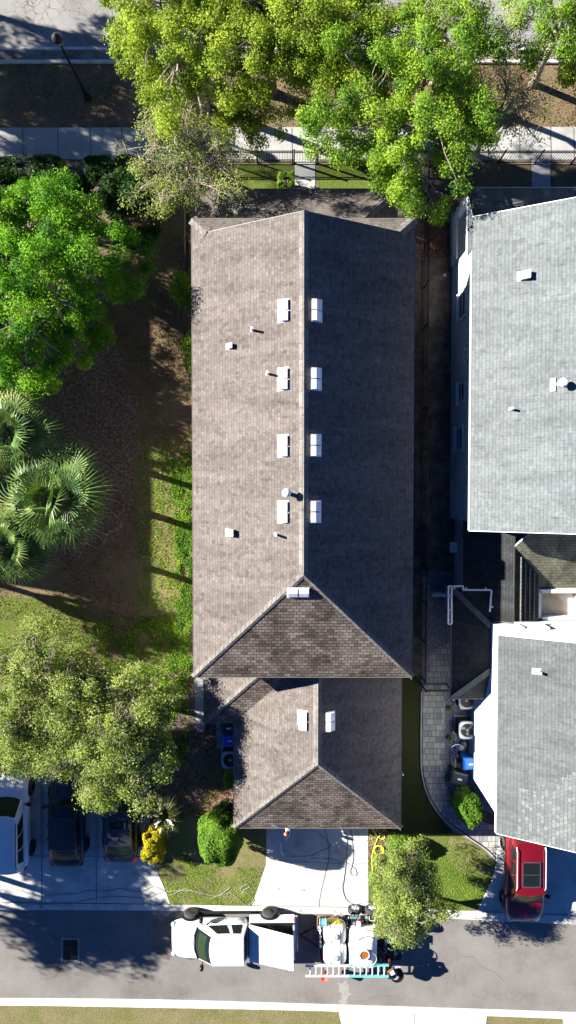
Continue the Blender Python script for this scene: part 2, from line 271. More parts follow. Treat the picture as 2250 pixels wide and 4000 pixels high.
# ------------------------------------------------------------------ mesh builder
class MB:
    def __init__(s): s.v=[]; s.f=[]; s.uvf={}
    def poly(s,pts):
        i=len(s.v); s.v+= [tuple(p) for p in pts]; s.f.append(tuple(range(i,i+len(pts)))); return s
    def add(s,vs,fs):
        i=len(s.v); s.v+=[tuple(v) for v in vs]; s.f+=[tuple(k+i for k in f) for f in fs]; return s
    def box(s,c,d,rz=0,rx=0,ry=0):
        hx,hy,hz=d[0]/2,d[1]/2,d[2]/2
        m=Matrix.Translation(Vector(c))@Matrix.Rotation(rz,4,'Z')@Matrix.Rotation(ry,4,'Y')@Matrix.Rotation(rx,4,'X')
        vs=[m@Vector((x,y,z)) for x in(-hx,hx) for y in(-hy,hy) for z in(-hz,hz)]
        return s.add(vs,[(0,1,3,2),(4,6,7,5),(0,4,5,1),(2,3,7,6),(0,2,6,4),(1,5,7,3)])
    def bar(s,p,q,w,h):
        p=Vector(p);q=Vector(q);d=(q-p); L=d.length; d=d/L
        up=Vector((0,0,1)) if abs(d.z)<.95 else Vector((1,0,0))
        a=d.cross(up).normalized()*w/2; b=a.cross(d).normalized()*h/2
        vs=[p-a-b,p+a-b,p+a+b,p-a+b,q-a-b,q+a-b,q+a+b,q-a+b]
        return s.add(vs,[(3,2,1,0),(4,5,6,7),(0,1,5,4),(1,2,6,5),(2,3,7,6),(3,0,4,7)])
    def prism(s,poly,z0,z1):
        n=len(poly)
        ar=sum(poly[i][0]*poly[(i+1)%n][1]-poly[(i+1)%n][0]*poly[i][1] for i in range(n))
        if ar<0: poly=poly[::-1]
        i=len(s.v); s.v+=[(p[0],p[1],z0) for p in poly]+[(p[0],p[1],z1) for p in poly]
        s.f.append(tuple(range(i+n-1,i-1,-1))); s.f.append(tuple(range(i+n,i+2*n)))
        for k in range(n):
            a=i+k;b=i+(k+1)%n; s.f.append((a,b,b+n,a+n))
        return s
    def slab(s,pts,d):
        """planar outline pushed along vector d"""
        n=len(pts); i=len(s.v); d=Vector(d)
        s.v+=[tuple(Vector(p)) for p in pts]+[tuple(Vector(p)+d) for p in pts]
        s.f.append(tuple(range(i+n-1,i-1,-1))); s.f.append(tuple(range(i+n,i+2*n)))
        for k in range(n):
            a=i+k;b=i+(k+1)%n; s.f.append((a,b,b+n,a+n))
        return s
    def tube(s,pts,r,n=6,cap=True):
        pts=[Vector(p) for p in pts]; m=len(pts)
        if not hasattr(r,'__len__'): r=[r]*m
        ref=None; i0=len(s.v)
        for k,p in enumerate(pts):
            d=(pts[min(k+1,m-1)]-pts[max(k-1,0)])
            if d.length<1e-6: d=Vector((0,0,1))
            d.normalize()
            if ref is None:
                ref=d.orthogonal().normalized()
            a=(ref-d*ref.dot(d))
            if a.length<1e-4: a=d.orthogonal()
            a.normalize(); ref=a; b=d.cross(a)
            for j in range(n):
                t=2*math.pi*j/n; s.v.append(tuple(p+(a*math.cos(t)+b*math.sin(t))*r[k]))
        for k in range(m-1):
            for j in range(n):
                q=i0+k*n; s.f.append((q+j,q+(j+1)%n,q+n+(j+1)%n,q+n+j))
        if cap:
            s.f.append(tuple(range(i0+n-1,i0-1,-1))); q=i0+(m-1)*n; s.f.append(tuple(range(q,q+n)))
        return s
    def cyl(s,p,q,r0,r1=None,n=16):
        return s.tube([p,q],[r0,r0 if r1 is None else r1],n)
    def lathe(s,prof,c,axis='Z',n=20):
        """prof: (radius, along axis) pairs"""
        i0=len(s.v); m=len(prof)
        for r,z in prof:
            for j in range(n):
                t=2*math.pi*j/n; a,b=r*math.cos(t),r*math.sin(t)
                if axis=='Z': v=(c[0]+a,c[1]+b,c[2]+z)
                elif axis=='Y': v=(c[0]+b,c[1]+z,c[2]+a)
                else: v=(c[0]+z,c[1]+a,c[2]+b)
                s.v.append(v)
        for k in range(m-1):
            for j in range(n):
                q=i0+k*n; s.f.append((q+j,q+(j+1)%n,q+n+(j+1)%n,q+n+j))
        if prof[0][0]>1e-4: s.f.append(tuple(range(i0+n-1,i0-1,-1)))
        if prof[-1][0]>1e-4: q=i0+(m-1)*n; s.f.append(tuple(range(q,q+n)))
        return s
    def sup(s,c,r,e=2.0,ez=2.0,nu=24,nv=12,rz=0):
        """superellipsoid: e>2 gives boxier plan"""
        def pw(x,p): return math.copysign(abs(x)**p,x)
        vs=[];ca,sa=math.cos(rz),math.sin(rz)
        for i in range(nv+1):
            ph=-math.pi/2+math.pi*i/nv
            for j in range(nu):
                t=2*math.pi*j/nu
                x=r[0]*pw(math.cos(ph),2/ez)*pw(math.cos(t),2/e); y=r[1]*pw(math.cos(ph),2/ez)*pw(math.sin(t),2/e); z=r[2]*pw(math.sin(ph),2/ez)
                vs.append((c[0]+x*ca-y*sa,c[1]+x*sa+y*ca,c[2]+z))
        fs=[(i*nu+j,i*nu+(j+1)%nu,(i+1)*nu+(j+1)%nu,(i+1)*nu+j) for i in range(nv) for j in range(nu)]
        return s.add(vs,fs)
    def loft(s,rings,cap=True,closed=True):
        n=len(rings[0]); i0=len(s.v)
        for r in rings: s.v+=[tuple(p) for p in r]
        for k in range(len(rings)-1):
            for j in range(n if closed else n-1):
                q=i0+k*n; s.f.append((q+j,q+(j+1)%n,q+n+(j+1)%n,q+n+j))
        if cap:
            s.f.append(tuple(range(i0+n-1,i0-1,-1))); q=i0+(len(rings)-1)*n; s.f.append(tuple(range(q,q+n)))
        return s
    def patch(s,q,u0,u1,v0,v1,off=0,nu=1,nv=1,bulge=0,ctr=None):
        """piece of the bilinear quad q=[p00,p10,p11,p01], pushed off along its normal"""
        q=[Vector(p) for p in q]
        n=((q[1]-q[0]).cross(q[3]-q[0])).normalized()
        ctr=Vector((sum(p.x for p in q)/4*.3,0,.7))
        if n.dot((q[0]+q[2])/2-ctr)<0: n=-n
        i0=len(s.v)
        for a in range(nv+1):
            for b in range(nu+1):
                u=u0+(u1-u0)*b/nu; v=v0+(v1-v0)*a/nv
                p=q[0]*(1-u)*(1-v)+q[1]*u*(1-v)+q[2]*u*v+q[3]*(1-u)*v
                p=p+n*(off+bulge*(1-(2*u-1)**2)*(1-(2*v-1)**2)); s.v.append(tuple(p))
        w=nu+1
        for a in range(nv):
            for b in range(nu):
                k=i0+a*w+b; s.f.append((k,k+1,k+w+1,k+w))
        return s
    def warp(s,fn): s.v=[fn(v) for v in s.v]; return s
    def build(s,name,mat,parent=None,smooth=False,bevel=0,sub=0,uv=False,auto=None):
        off=Vector((0,0,0))
        if parent is not None:
            r=parent
            while r.parent: r=r.parent
            if not r.get('rooted0'): off=Vector(r.location)
        me=bpy.data.meshes.new(name)
        me.from_pydata([(v[0]-off.x,v[1]-off.y,v[2]-off.z) for v in s.v],[],s.f)
        me.validate(); 
        if isinstance(mat,str): mat=M[mat]
        me.materials.append(mat)
        if uv: roofuv(me,uv)
        if smooth: me.shade_smooth()
        me.update()
        o=bpy.data.objects.new(name,me); COL.objects.link(o)
        if parent is not None: o.parent=parent
        if bevel:
            b=o.modifiers.new('bevel','BEVEL'); b.width=bevel; b.segments=2; b.limit_method='ANGLE'; b.angle_limit=R(40)
        if sub:
            b=o.modifiers.new('sub','SUBSURF'); b.levels=sub; b.render_levels=sub
        return o
def roofuv(me,mode):
    ul=me.uv_layers.new(name='UVMap'); Z=Vector((0,0,1))
    for p in me.polygons:
        n=p.normal
        if n.z<0: n=-n
        u=Z.cross(n)
        if u.length<.05: u=Vector((1,0,0))
        u.normalize(); v=n.cross(u)
        for li in p.loop_indices:
            co=me.vertices[me.loops[li].vertex_index].co
            ul.data[li].uv=(co.dot(u),co.dot(v))
def thing(name,label,cat,loc=(0,0,0),group=None):
    o=bpy.data.objects.new(name,None); COL.objects.link(o); o.location=Vector(loc); o.empty_display_size=.2
    o['label']=label; o['category']=cat
    if group: o['group']=group
    return o
def tag(o,label,cat,group=None,kind=None):
    o['label']=label; o['category']=cat
    if group: o['group']=group
    if kind: o['kind']=kind
    return o
def struct(o,label=None,cat=None):
    o['kind']='structure'
    if label: o['label']=label
    if cat: o['category']=cat
    return o
def dup(root,loc,rz=None,label=None,group=None):
    r=root.copy(); COL.objects.link(r); r.location=Vector(loc)
    if rz is not None: r.rotation_euler=(0,0,rz)
    if label: r['label']=label
    if group: r['group']=group
    for ch in list(root.children):
        c=ch.copy(); COL.objects.link(c); c.parent=r
        for g in list(ch.children):
            d=g.copy(); COL.objects.link(d); d.parent=c
    return r
def wob(poly,amp=.06,step=.4,seed=0,closed=True):
    rnd=random.Random(seed); out=[]; n=len(poly)
    for i in range(n):
        a=Vector(poly[i][:2]).to_3d(); b=Vector(poly[(i+1)%n][:2]).to_3d(); L=(b-a).length; k=max(1,int(L/step))
        for j in range(k):
            p=a.lerp(b,j/k); out.append((p.x+rnd.uniform(-amp,amp),p.y+rnd.uniform(-amp,amp)))
    return out
def pp(l,h=0): return [tuple(P(x,y,h)[:2]) for x,y in l]
def spline(pts,k=6):
    pts=[Vector(p) for p in pts]; out=[]
    for i in range(len(pts)-1):
        a=pts[max(i-1,0)];b=pts[i];c=pts[i+1];d=pts[min(i+2,len(pts)-1)]
        for j in range(k):
            t=j/k
            out.append(.5*((2*b)+(c-a)*t+(2*a-5*b+4*c-d)*t*t+(3*b-a-3*c+d)*t**3))
    out.append(pts[-1]); return out
# ================================================================== SETTING
def sheet(name,poly,z,mat,label=None,w=None,seed=0):
    if w: poly=wob(poly,w,.3,seed)
    mb=MB(); mb.poly([(p[0],p[1],z) for p in poly])
    o=mb.build(name,mat)
    bm=bmesh.new(); bm.from_mesh(o.data)
    for f in bm.faces:
        if f.normal.z<0: f.normal_flip()
    bmesh.ops.triangulate(bm,faces=bm.faces[:],ngon_method='EAR_CLIP'); bm.to_mesh(o.data); bm.free()
    return struct(o,label)
def slabst(name,poly,z1,mat,z0=-.1,bevel=.015):
    mb=MB(); mb.prism(poly,z0,z1); return struct(mb.build(name,mat,bevel=bevel))
sheet('ground',[(-320,-320),(320,-320),(320,320),(-320,320)],0,'dirt')
def yat(py,px=1125,h=0): return P(px,py,h)[1]
X0,X1=-60,60
# street across the top
yk=yat(240)
sheet('street',[(X0,yat(188)),(X1,yat(188)),(X1,50),(X0,50)],.004,'asphT')
mb=MB(); mb.prism([(X0,yat(194)),(X1,yat(194)),(X1,yat(183)),(X0,yat(183))],-.1,.012); struct(mb.build('gutter_edge','kerb'))
mb=MB(); mb.prism([(X0,yat(236)),(X1,yat(236)),(X1,yat(194)),(X0,yat(194))],-.1,.008); struct(mb.build('gutter','gutterdirt'))
slabst('street_kerb',[(X0,yat(250)),(X1,yat(250)),(X1,yat(238)),(X0,yat(238))],.13,'kerb')
sheet('verge',[(X0,yat(503)),(X1,yat(503)),(X1,yat(250)),(X0,yat(250))],.006,'verge')
slabst('sidewalk',[(X0,yat(620)),(X1,yat(628)),(X1,yat(490)),(X0,yat(505))],.03,'walk')
# grass strips south of the footway
sheet('lawn',wob(pp([(900,640),(1146,640),(1146,745),(900,745)]),.05,.3,1),.006,'lawnG')
sheet('lawn',wob(pp([(1240,640),(1640,640),(1640,740),(1240,745)]),.05,.3,2),.006,'lawnG')
sheet('lawn',wob(pp([(1690,640),(2070,640),(2070,735),(1690,735)]),.05,.3,3),.006,'verge')
sheet('lawn',wob(pp([(2160,640),(2600,640),(2600,735),(2160,735)]),.05,.3,3),.006,'verge')
slabst('garden_path',pp([(1153,560),(1232,560),(1232,860),(1153,860)]),.024,'walk')
slabst('garden_path',pp([(2077,600),(2150,600),(2150,860),(2077,860)]),.024,'walk')
# side yard west of the brown house
sheet('yard_grass',wob(pp([(-900,720),(760,700),(762,2660),(640,2700),(300,2800),(-900,2900)]),.12,.5,5),.005,'verge')
sheet('leaf_litter_bed',wob(pp([(-400,1200),(250,1250),(430,1300),(520,1500),(545,1750),(520,1960),(470,2090),(330,2170),(140,2230),(-400,2250)]),.16,.35,6),.010,'litter')
sheet('sunny_grass',wob(pp([(530,1700),(760,1690),(760,2700),(600,2740),(520,2500),(545,2200),(535,1950)]),.12,.35,7),.013,'lawn')
sheet('sunny_grass',wob(pp([(-300,2330),(300,2340),(420,2450),(300,2600),(-300,2700)]),.12,.35,8),.013,'lawnG')
# strip between the houses
sheet('side_strip',wob(pp([(1600,760),(1800,760),(1800,1010),(1600,1010)]),.06,.3,9),.008,'mulch')
sheet('side_strip',wob(pp([(1600,1010),(1780,1010),(1780,2250),(1600,2700)]),.06,.3,10),.006,'dirt')
sheet('side_lawn',wob(pp([(1520,2640),(1650,2640),(1650,3000),(1680,3140),(1750,3230),(1790,3262),(1437,3262),(1437,3180),(1520,3180)]),.03,.3,11),.009,'lawnShade')
sheet('side_lawn_front',wob(pp([(1437,3255),(1780,3255),(1900,3330),(1935,3370),(1930,3440),(1865,3556),(1437,3556)]),.03,.3,11),.011,'lawnG')
sheet('side_lawn_dry',wob(pp([(1760,3270),(1840,3290),(1925,3370),(1925,3420),(1800,3420),(1740,3330)]),.08,.25,12),.013,'lawnD')
sheet('gravel_bed',wob(pp([(1648,2230),(1900,2230),(1900,2900),(1960,3200),(1800,3120),(1740,3060),(1648,3000)]),.03,.3,13),.010,'gravel')
# cobbled walk
outer=[(1652,2700),(1650,2900),(1652,3000),(1668,3075),(1700,3145),(1750,3205),(1830,3262),(1900,3310),(1935,3345)]
inner=[(1960,3220),(1900,3215),(1830,3170),(1770,3110),(1742,3060),(1736,3000),(1737,2700)]
def sm(l,k=4): return [tuple(v)[:2] for v in spline([P(a,b) for a,b in l],k)]
half=[(1737,2700),(1770,2660),(1775,2510),(1745,2510),(1700,2535),(1668,2580),(1655,2640),(1652,2700)]
slabst('cobbled_walk',sm(outer)+sm(inner),.035,'paver')
slabst('cobbled_walk_circle',sm(half)[:-1],.034,'paver')
slabst('cobbled_walk_pad',pp([(1650,2250),(1682,2250),(1682,2342),(1775,2342),(1775,2368),(1650,2368)]),.032,'paver')
mb=MB()
oc=[Vector((a,b,.045)) for a,b in sm([(1668-14,3075),(1700-13,3147),(1750-10,3210),(1830-6,3268),(1900-4,3316),(1935-3,3351)])]
oc=[Vector((a,b,.03)) for a,b in sm([(1646,2700),(1644,2900),(1646,3000),(1661,3078),(1694,3150),(1745,3211),(1826,3269),(1897,3317),(1932,3352)])]
for a,b in zip(oc,oc[1:]): mb.bar(a,b,.06,.09)
struct(mb.build('walk_edging','walk'))
# front lawn and planting bed between the drives
sheet('front_lawn',wob(pp([(590,2950),(1040,2950),(1040,3378),(983,3542),(660,3542),(600,3380)]),.03,.3,15),.009,'lawn')
sheet('dry_patch',wob(pp([(900,3350),(1020,3330),(1035,3380),(990,3500),(930,3535),(850,3530),(900,3450)]),.12,.25,16),.013,'lawnD')
sheet('dry_patch',wob(pp([(640,3390),(700,3380),(760,3440),(700,3500),(660,3480)]),.12,.25,17),.013,'lawnD')
sheet('mulch_bed',wob(pp([(830,2820),(915,2820),(920,3140),(860,3190),(810,3200),(800,3160),(880,3080),(850,3000),(790,2920)]),.06,.25,18),.015,'mulch')
sheet('mulch_bed',wob(pp([(560,2860),(800,2860),(800,3120),(720,3180),(560,3180)]),.08,.3,19),.013,'litter')
sheet('mulch_bed',wob(pp([(1437,3220),(1500,3240),(1560,3260),(1600,3330),(1620,3400),(1500,3390),(1437,3350)]),.06,.25,20),.015,'mulch')
slabst('side_path',pp([(757,2640),(800,2640),(800,2860),(768,2860)]),.02,'walk')
slabst('bin_pad',pp([(845,2824),(915,2824),(915,2925),(847,2925)]),.03,'walk')
# alley with flush kerbs
def curve(pts): return [tuple(v)[:2] for v in spline([P(a,b) for a,b in pts],3)]
kn_lo=[(-800,3553),(0,3553),(600,3556),(1000,3564),(1300,3570),(1900,3594),(3000,3650)]
kn_hi=[(-800,3527),(0,3527),(600,3532),(1000,3538),(1300,3543),(1900,3560),(3000,3614)]
ks_hi=[(-800,3897),(0,3898),(600,3903),(1250,3921),(2250,3953),(3000,3990)]
ks_lo=[(-800,3926),(0,3926),(600,3935),(1250,3948),(2250,3980),(3000,4020)]
sheet('alley_road',curve(kn_lo)+curve(ks_hi)[::-1],.006,'asph')
slabst('alley_kerb',curve(kn_lo)+curve(kn_hi)[::-1],.035,'kerb')
slabst('alley_kerb',curve(ks_lo)+curve(ks_hi)[::-1],.045,'kerb')
slo=curve(ks_lo)
sheet('far_lawn',slo+[(60,-60),(-60,-60)],.008,'lawnD')
slabst('far_drive',pp([(1322,3946),(1903,3968),(1860,4300),(1400,4300)]),.03,'conc')
slabst('far_drive',pp([(2198,3978),(2900,4010),(2900,4300),(2250,4300)]),.03,'conc')
# parking bays, house drive, neighbour drive
kn=lambda a,b:[p for p in kn_hi]
slabst('parking_bay',pp([(-700,3524),(0,3524),(300,3526),(666,3531),(640,3460),(600,3370),(585,3300),(585,2960),(-700,2960)]),.03,'conc')
slabst('house_drive',pp([(985,3536),(1440,3544),(1437,3100),(1040,3100),(1040,3378)]),.03,'conc')
slabst('neighbour_drive',pp([(1864,3557),(2800,3600),(2800,3150),(1938,3150),(1938,3370),(1924,3430)]),.03,'conc')
# joints and cracks
mb=MB()
def jl(pts,z=.036,w=.03,wig=0,seed=1):
    rnd=random.Random(seed); l=[]
    pts=[P(a,b) for a,b in pts]
    if wig: pts=spline(pts,10)
    for p in pts: l.append(Vector((p.x+rnd.uniform(-wig,wig),p.y+rnd.uniform(-wig,wig),z)))
    for a,b in zip(l,l[1:]):
        d=(b-a).normalized(); n=Vector((-d.y,d.x,0))*w/2
        mb.poly([a-n,b-n,b+n,a+n])
for x in (89,226,354,476,600,735,870,1005,1140,1275,1400,1530,1660,1790,1905,2028,2150,2240): jl([(x,500),(x+2,621)],.036,.035)
for x in (-45,): jl([(x,500),(x,621)],.036,.035)
jl([(-100,3340),(600,3345)],.038,.03); jl([(-100,3523),(600,3530),(985,3537),(1440,3545)],.04,.02)
jl([(1864,3560),(2300,3574)],.04,.02)
for x in (163,376): jl([(x,2960),(x+1,3522)],.0381,.035)
jl([(-48,2960),(-48,3522)],.0381,.035)
jl([(1262,3200),(1285,3330),(1268,3420),(1250,3500),(1247,3543)],.0385,.03,.012,3)
jl([(1040,3358),(1140,3362),(1285,3370),(1437,3372)],.0388,.018,.006,4)
jl([(1617,3956),(1617,4060)],.038,.02)
struct(mb.build('concrete_joints','joint'))
mb=MB()
for i,x in enumerate(range(-60,2300,133)):
    y=3540+(x/2250)*22; jl([(x,y-14),(x,y+17)],.0405,.012)
for i,x in enumerate(range(-100,2300,240)):
    y=3912+(x/2250)*55; jl([(x,y-16),(x+1,y+18)],.0505,.012)
struct(mb.build('kerb_joints','stain'))
mb=MB()
def spot(px,py,r,z,seed):
    rnd=random.Random(seed); c=P(px,py); mb.poly([(c.x+math.cos(t*.5236)*r*rnd.uniform(.75,1.15),c.y+math.sin(t*.5236)*r*rnd.uniform(.75,1.15),z) for t in range(12)])
for i,(x,y,r) in enumerate([(1184,3475,.09),(1089,3471,.06),(1119,3472,.025),(1158,3473,.03),(1310,3560,.1),(162,3540,.13),(1175,3555,.1)]): spot(x,y,r,.042,i)
struct(mb.build('driveway_stains','stain'))
sheet('road_stain',wob(pp([(600,3585),(690,3595),(700,3740),(650,3745),(600,3720),(570,3660)]),.16,.2,30),.010,'wet')
sheet('road_stain',wob(pp([(1320,3840),(1360,3835),(1370,3880),(1350,3925),(1325,3925),(1335,3885)]),.1,.12,31),.010,'pale')
mb=MB()
for x in (165,378,-48):
    for d in (-4,4):
        a=P(x+d,2990);b=P(x+d+(2 if x>200 else 1),3358); mb.bar((a.x,a.y,.045),(b.x,b.y,.045),.055,.03)
struct(mb.build('bay_markings','walk'))
# ================================================================== HOUSES
def roof(polys,parent,mat,capmat=None,name='roof',th=.15,cap=.22,capname='ridge_cap',fmat=None,extra=None,fh=.17,nofascia=()):
    """polys: top faces (counter clockwise from above); makes the covering, ridge caps and fascia"""
    polys=[[Vector(p) for p in q] for q in polys]
    for q in polys:
        n=(q[1]-q[0]).cross(q[2]-q[0])
        if n.z<0: q.reverse()
    mb=MB()
    for q in polys:
        mb.poly(q); mb.poly([p-Vector((0,0,th)) for p in q][::-1])
    edges={}
    key=lambda p:(round(p.x,2),round(p.y,2),round(p.z,2))
    for i,q in enumerate(polys):
        for k in range(len(q)):
            a,b=q[k],q[(k+1)%len(q)]
            edges.setdefault(frozenset((key(a),key(b))),[]).append((i,a,b))
    fb=MB(); cb=MB()
    for e,l in edges.items():
        i,a,b=l[0]
        if len(l)==1:
            d=(b-a).normalized(); out=Vector((d.y,-d.x,0)).normalized()
            c=sum(polys[i],Vector())/len(polys[i])
            if (c-a).dot(out)>0: out=-out
            mb.poly([a,a-Vector((0,0,th)),b-Vector((0,0,th)),b])
            if (i,) in nofascia: continue
            o1=out*.004; o2=out*.03; dz=Vector((0,0,-.012)); h=Vector((0,0,-fh))
            vs=[a+o1+dz,b+o1+dz,b+o2+dz,a+o2+dz,a+o1+h,b+o1+h,b+o2+h,a+o2+h]
            fb.add(vs,[(0,1,2,3),(7,6,5,4),(3,2,6,7),(1,0,4,5),(0,3,7,4),(2,1,5,6)])
        elif capmat:
            j=l[1][0]; d=(b-a).normalized(); S=[]
            for t in (i,j):
                q=polys[t]; n=(q[1]-q[0]).cross(q[2]-q[0]).normalized(); c=sum(q,Vector())/len(q)
                s_=n.cross(d).normalized()
                if (c-a).dot(s_)<0: s_=-s_
                S.append((s_,n))
            if (S[0][0]+S[1][0]).z<-.05:
                up=Vector((0,0,.045))
                for s_,n in S:
                    e1=s_*cap+n*.022
                    cb.poly([a+up,b+up,b+e1,a+e1]); cb.poly([a+e1,b+e1,b+s_*cap-n*.01,a+s_*cap-n*.01])
    o=mb.build(name,mat,parent,uv='r')
    if cb.f: cb.build(capname,capmat,o,uv='r')
    if fb.f: fb.build('fascia',fmat or 'trimB',o)
    return o
def window(parent,c,w,h,face,fmat='white',mull=True):
    """face: unit outward direction (x or y); c centre on the wall plane"""
    c=Vector(c); n=Vector(face); t=Vector((-n.y,n.x,0)); mb=MB()
    f=.17
    for s in (-1,1):
        mb.bar(c+t*s*(w/2+f/2)-Vector((0,0,h/2+f))+n*.03,c+t*s*(w/2+f/2)+Vector((0,0,h/2+f))+n*.03,f,.07)
    mb.bar(c-t*(w/2)+Vector((0,0,h/2+f/2))+n*.03,c+t*(w/2)+Vector((0,0,h/2+f/2))+n*.03,.07,f)
    mb.bar(c-t*(w/2+f)-Vector((0,0,h/2+f*.7))+n*.07,c+t*(w/2+f)-Vector((0,0,h/2+f*.7))+n*.07,.16,f*.7)
    if mull: mb.bar(c-t*w/2+n*.025,c+t*w/2+n*.025,.04,.05)
    o=mb.build('window',fmat,parent)
    g=MB(); g.bar(c-t*w/2+n*.012,c+t*w/2+n*.012,.02,h); g.build('pane','glass',o)
    return o
PITCH=.567
# ---- brown shingled house
A=thing('brown_roofed_house','long house with brown shingle roof and white vents, lower garage roof below it','house',(.6,1.5,0))
ax0,ax1,ay0,ay1,ag=-3.95,5.2,-7.95,11.0,10.32; rx=.6
he=6.0; hr=he+PITCH*(ax1-ax0)/2
k=ay1-ag
SWp=(ax0,ay0,he);SEp=(ax1,ay0,he);NWp=(ax0,ay1,he);NEp=(ax1,ay1,he)
HS=(rx,ay0+4.62,hr);HN=(rx,ag,hr);WK=(ax0+k,ag,he+PITCH*k);EK=(ax1-k,ag,he+PITCH*k)
r1=roof([[SWp,HS,HN,WK,NWp],[SEp,NEp,EK,HN,HS],[NWp,WK,EK,NEp]],A,'shB','capB')
r1b=roof([[SWp,SEp,HS]],A,'shBs',None)
# hip caps between the two coverings
mb=MB()
for a,b,sg in ((Vector(SWp),Vector(HS),-1),(Vector(SEp),Vector(HS),1)):
    up=Vector((0,0,.045)); h1=Vector((.15*sg,0,-.15*PITCH+.03)); h2=Vector((0,-.15,-.15*PITCH+.03))
    mb.poly([a+up,b+up,b+h1+Vector((0,.06,0)),a+h1+Vector((0,.06,0))]); mb.poly([a+up,b+up,b+h2,a+h2])
mb.build('ridge_cap','capB',r1,uv='r')
# walls
mb=MB(); w=.45
mb.prism([(ax0+w,ay0+w),(ax1-w,ay0+w),(ax1-w,ag-.25),(ax0+w,ag-.25)],0,he+.08)
mb.slab([(ax0+w,ag-.25,he+.08),(ax1-w,ag-.25,he+.08),(rx,ag-.25,hr-.2)],(0,-.2,0))
mb.build('wall','beige',A)
for yy in (8.2,5.0,1.4,-2.4,-5.6):
    for zz in (1.6,4.5): window(A,(ax0+w,yy,zz),.9,1.3,(-1,0,0)); window(A,(ax1-w,yy,zz),.8,1.2,(1,0,0))
for xx in (-2.3,.6,3.6): window(A,(xx,ag-.25,4.8),1.0,1.3,(0,1,0))
window(A,(-2,ag-.25,1.7),1.3,1.5,(0,1,0)); window(A,(3.2,ag-.25,1.7),1.3,1.5,(0,1,0))
d=MB(); d.box((.75,ag-.22,1.05),(.95,.06,2.1)); dd=d.build('door','cred',A); d=MB(); d.sup((.4,ag-.15,1.0),(.03,.03,.03)); d.build('handle','chrome',dd)
# porch
pa=P(830,738,3.05); pb=P(1552,748,3.05); py0=ag-.2; run=pa.y-py0
zz=3.05+PITCH*.85*run
roof([[(pa.x,pa.y,3.05),(pb.x,pa.y,3.05),(pb.x-run,py0,zz),(pa.x+run,py0,zz)],[(pa.x,pa.y,3.05),(pa.x+run,py0,zz),(pa.x,py0,3.05)],[(pb.x,pa.y,3.05),(pb.x,py0,3.05),(pb.x-run,py0,zz)]],A,'shB','capB',name='porch_roof')
for xx in (pa.x+.3,pa.x+2.8,pb.x-2.8,pb.x-.3):
    mb=MB(); mb.box((xx,pa.y-.35,1.45),(.22,.22,2.9)); mb.box((xx,pa.y-.35,.12),(.32,.32,.24)); mb.box((xx,pa.y-.35,2.83),(.3,.3,.12)); mb.build('porch_post','trimW',A)
mb=MB(); mb.prism([(pa.x+.1,py0),(pb.x-.1,py0),(pb.x-.1,pa.y-.15),(pa.x+.1,pa.y-.15)],0,.16); mb.build('porch_floor','walk',A)
# garage wing and link
gx0,gx1,gs=-2.52,5.25,-15.85; gr=(gx0+gx1)/2-.07; gh=3.0; ghr=gh+PITCH*(gx1-gx0)/2; yw=ay0+.5
lk=P(797,2822,3); lx,ly=lk.x,lk.y-.02; lh=gh+PITCH*(yw-ly)
hg=(gr,gs+3.88,ghr)
vt=(gr-.12,yw,min(ghr-.02,lh)) 
lhx=(lx+(yw-ly),yw,lh)
vv=(gx0+(yw-ly)/1.0,yw,lh)
roof([[(gx0,gs,gh),hg,(gr,yw,ghr),vv,(gx0,ly,gh)],[(gx1,gs,gh),(gx1,yw,gh),(gr,yw,ghr),hg],[(lx,ly,gh),lhx,(lx,yw,gh)]],A,'shB','capB')
rg=roof([[(gx0,gs,gh),(gx1,gs,gh),hg],[(lx,ly,gh),(gx0,ly,gh),vv,lhx]],A,'shBs',None)
mb=MB(); up=Vector((0,0,.045))
for a,b,sg in ((Vector((gx0,gs,gh)),Vector(hg),-1),(Vector((gx1,gs,gh)),Vector(hg),1),(Vector((lx,ly,gh)),Vector(lhx),-1)):
    h1=Vector((.15*sg,.06,-.15*PITCH+.03)); h2=Vector((0,-.15,-.15*PITCH+.03))
    mb.poly([a+up,b+up,b+h1,a+h1]); mb.poly([a+up,b+up,b+h2,a+h2])
mb.build('ridge_cap','capB',rg,uv='r')
mb=MB(); mb.prism([(gx0+.4,gs+.55),(gx1-.4,gs+.55),(gx1-.4,yw),(gx0+.4,yw)],0,gh+.05); mb.prism([(lx+.4,ly+.4),(gx0+.4,ly+.4),(gx0+.4,yw),(lx+.4,yw)],0,gh+.04); mb.build('wall','beige',A)
mb=MB(); gy=gs+.545
for i in range(4): mb.box((gr,gy,.3+.56*i),(4.6,.05,.53))
mb.build('garage_door','trimW',A)
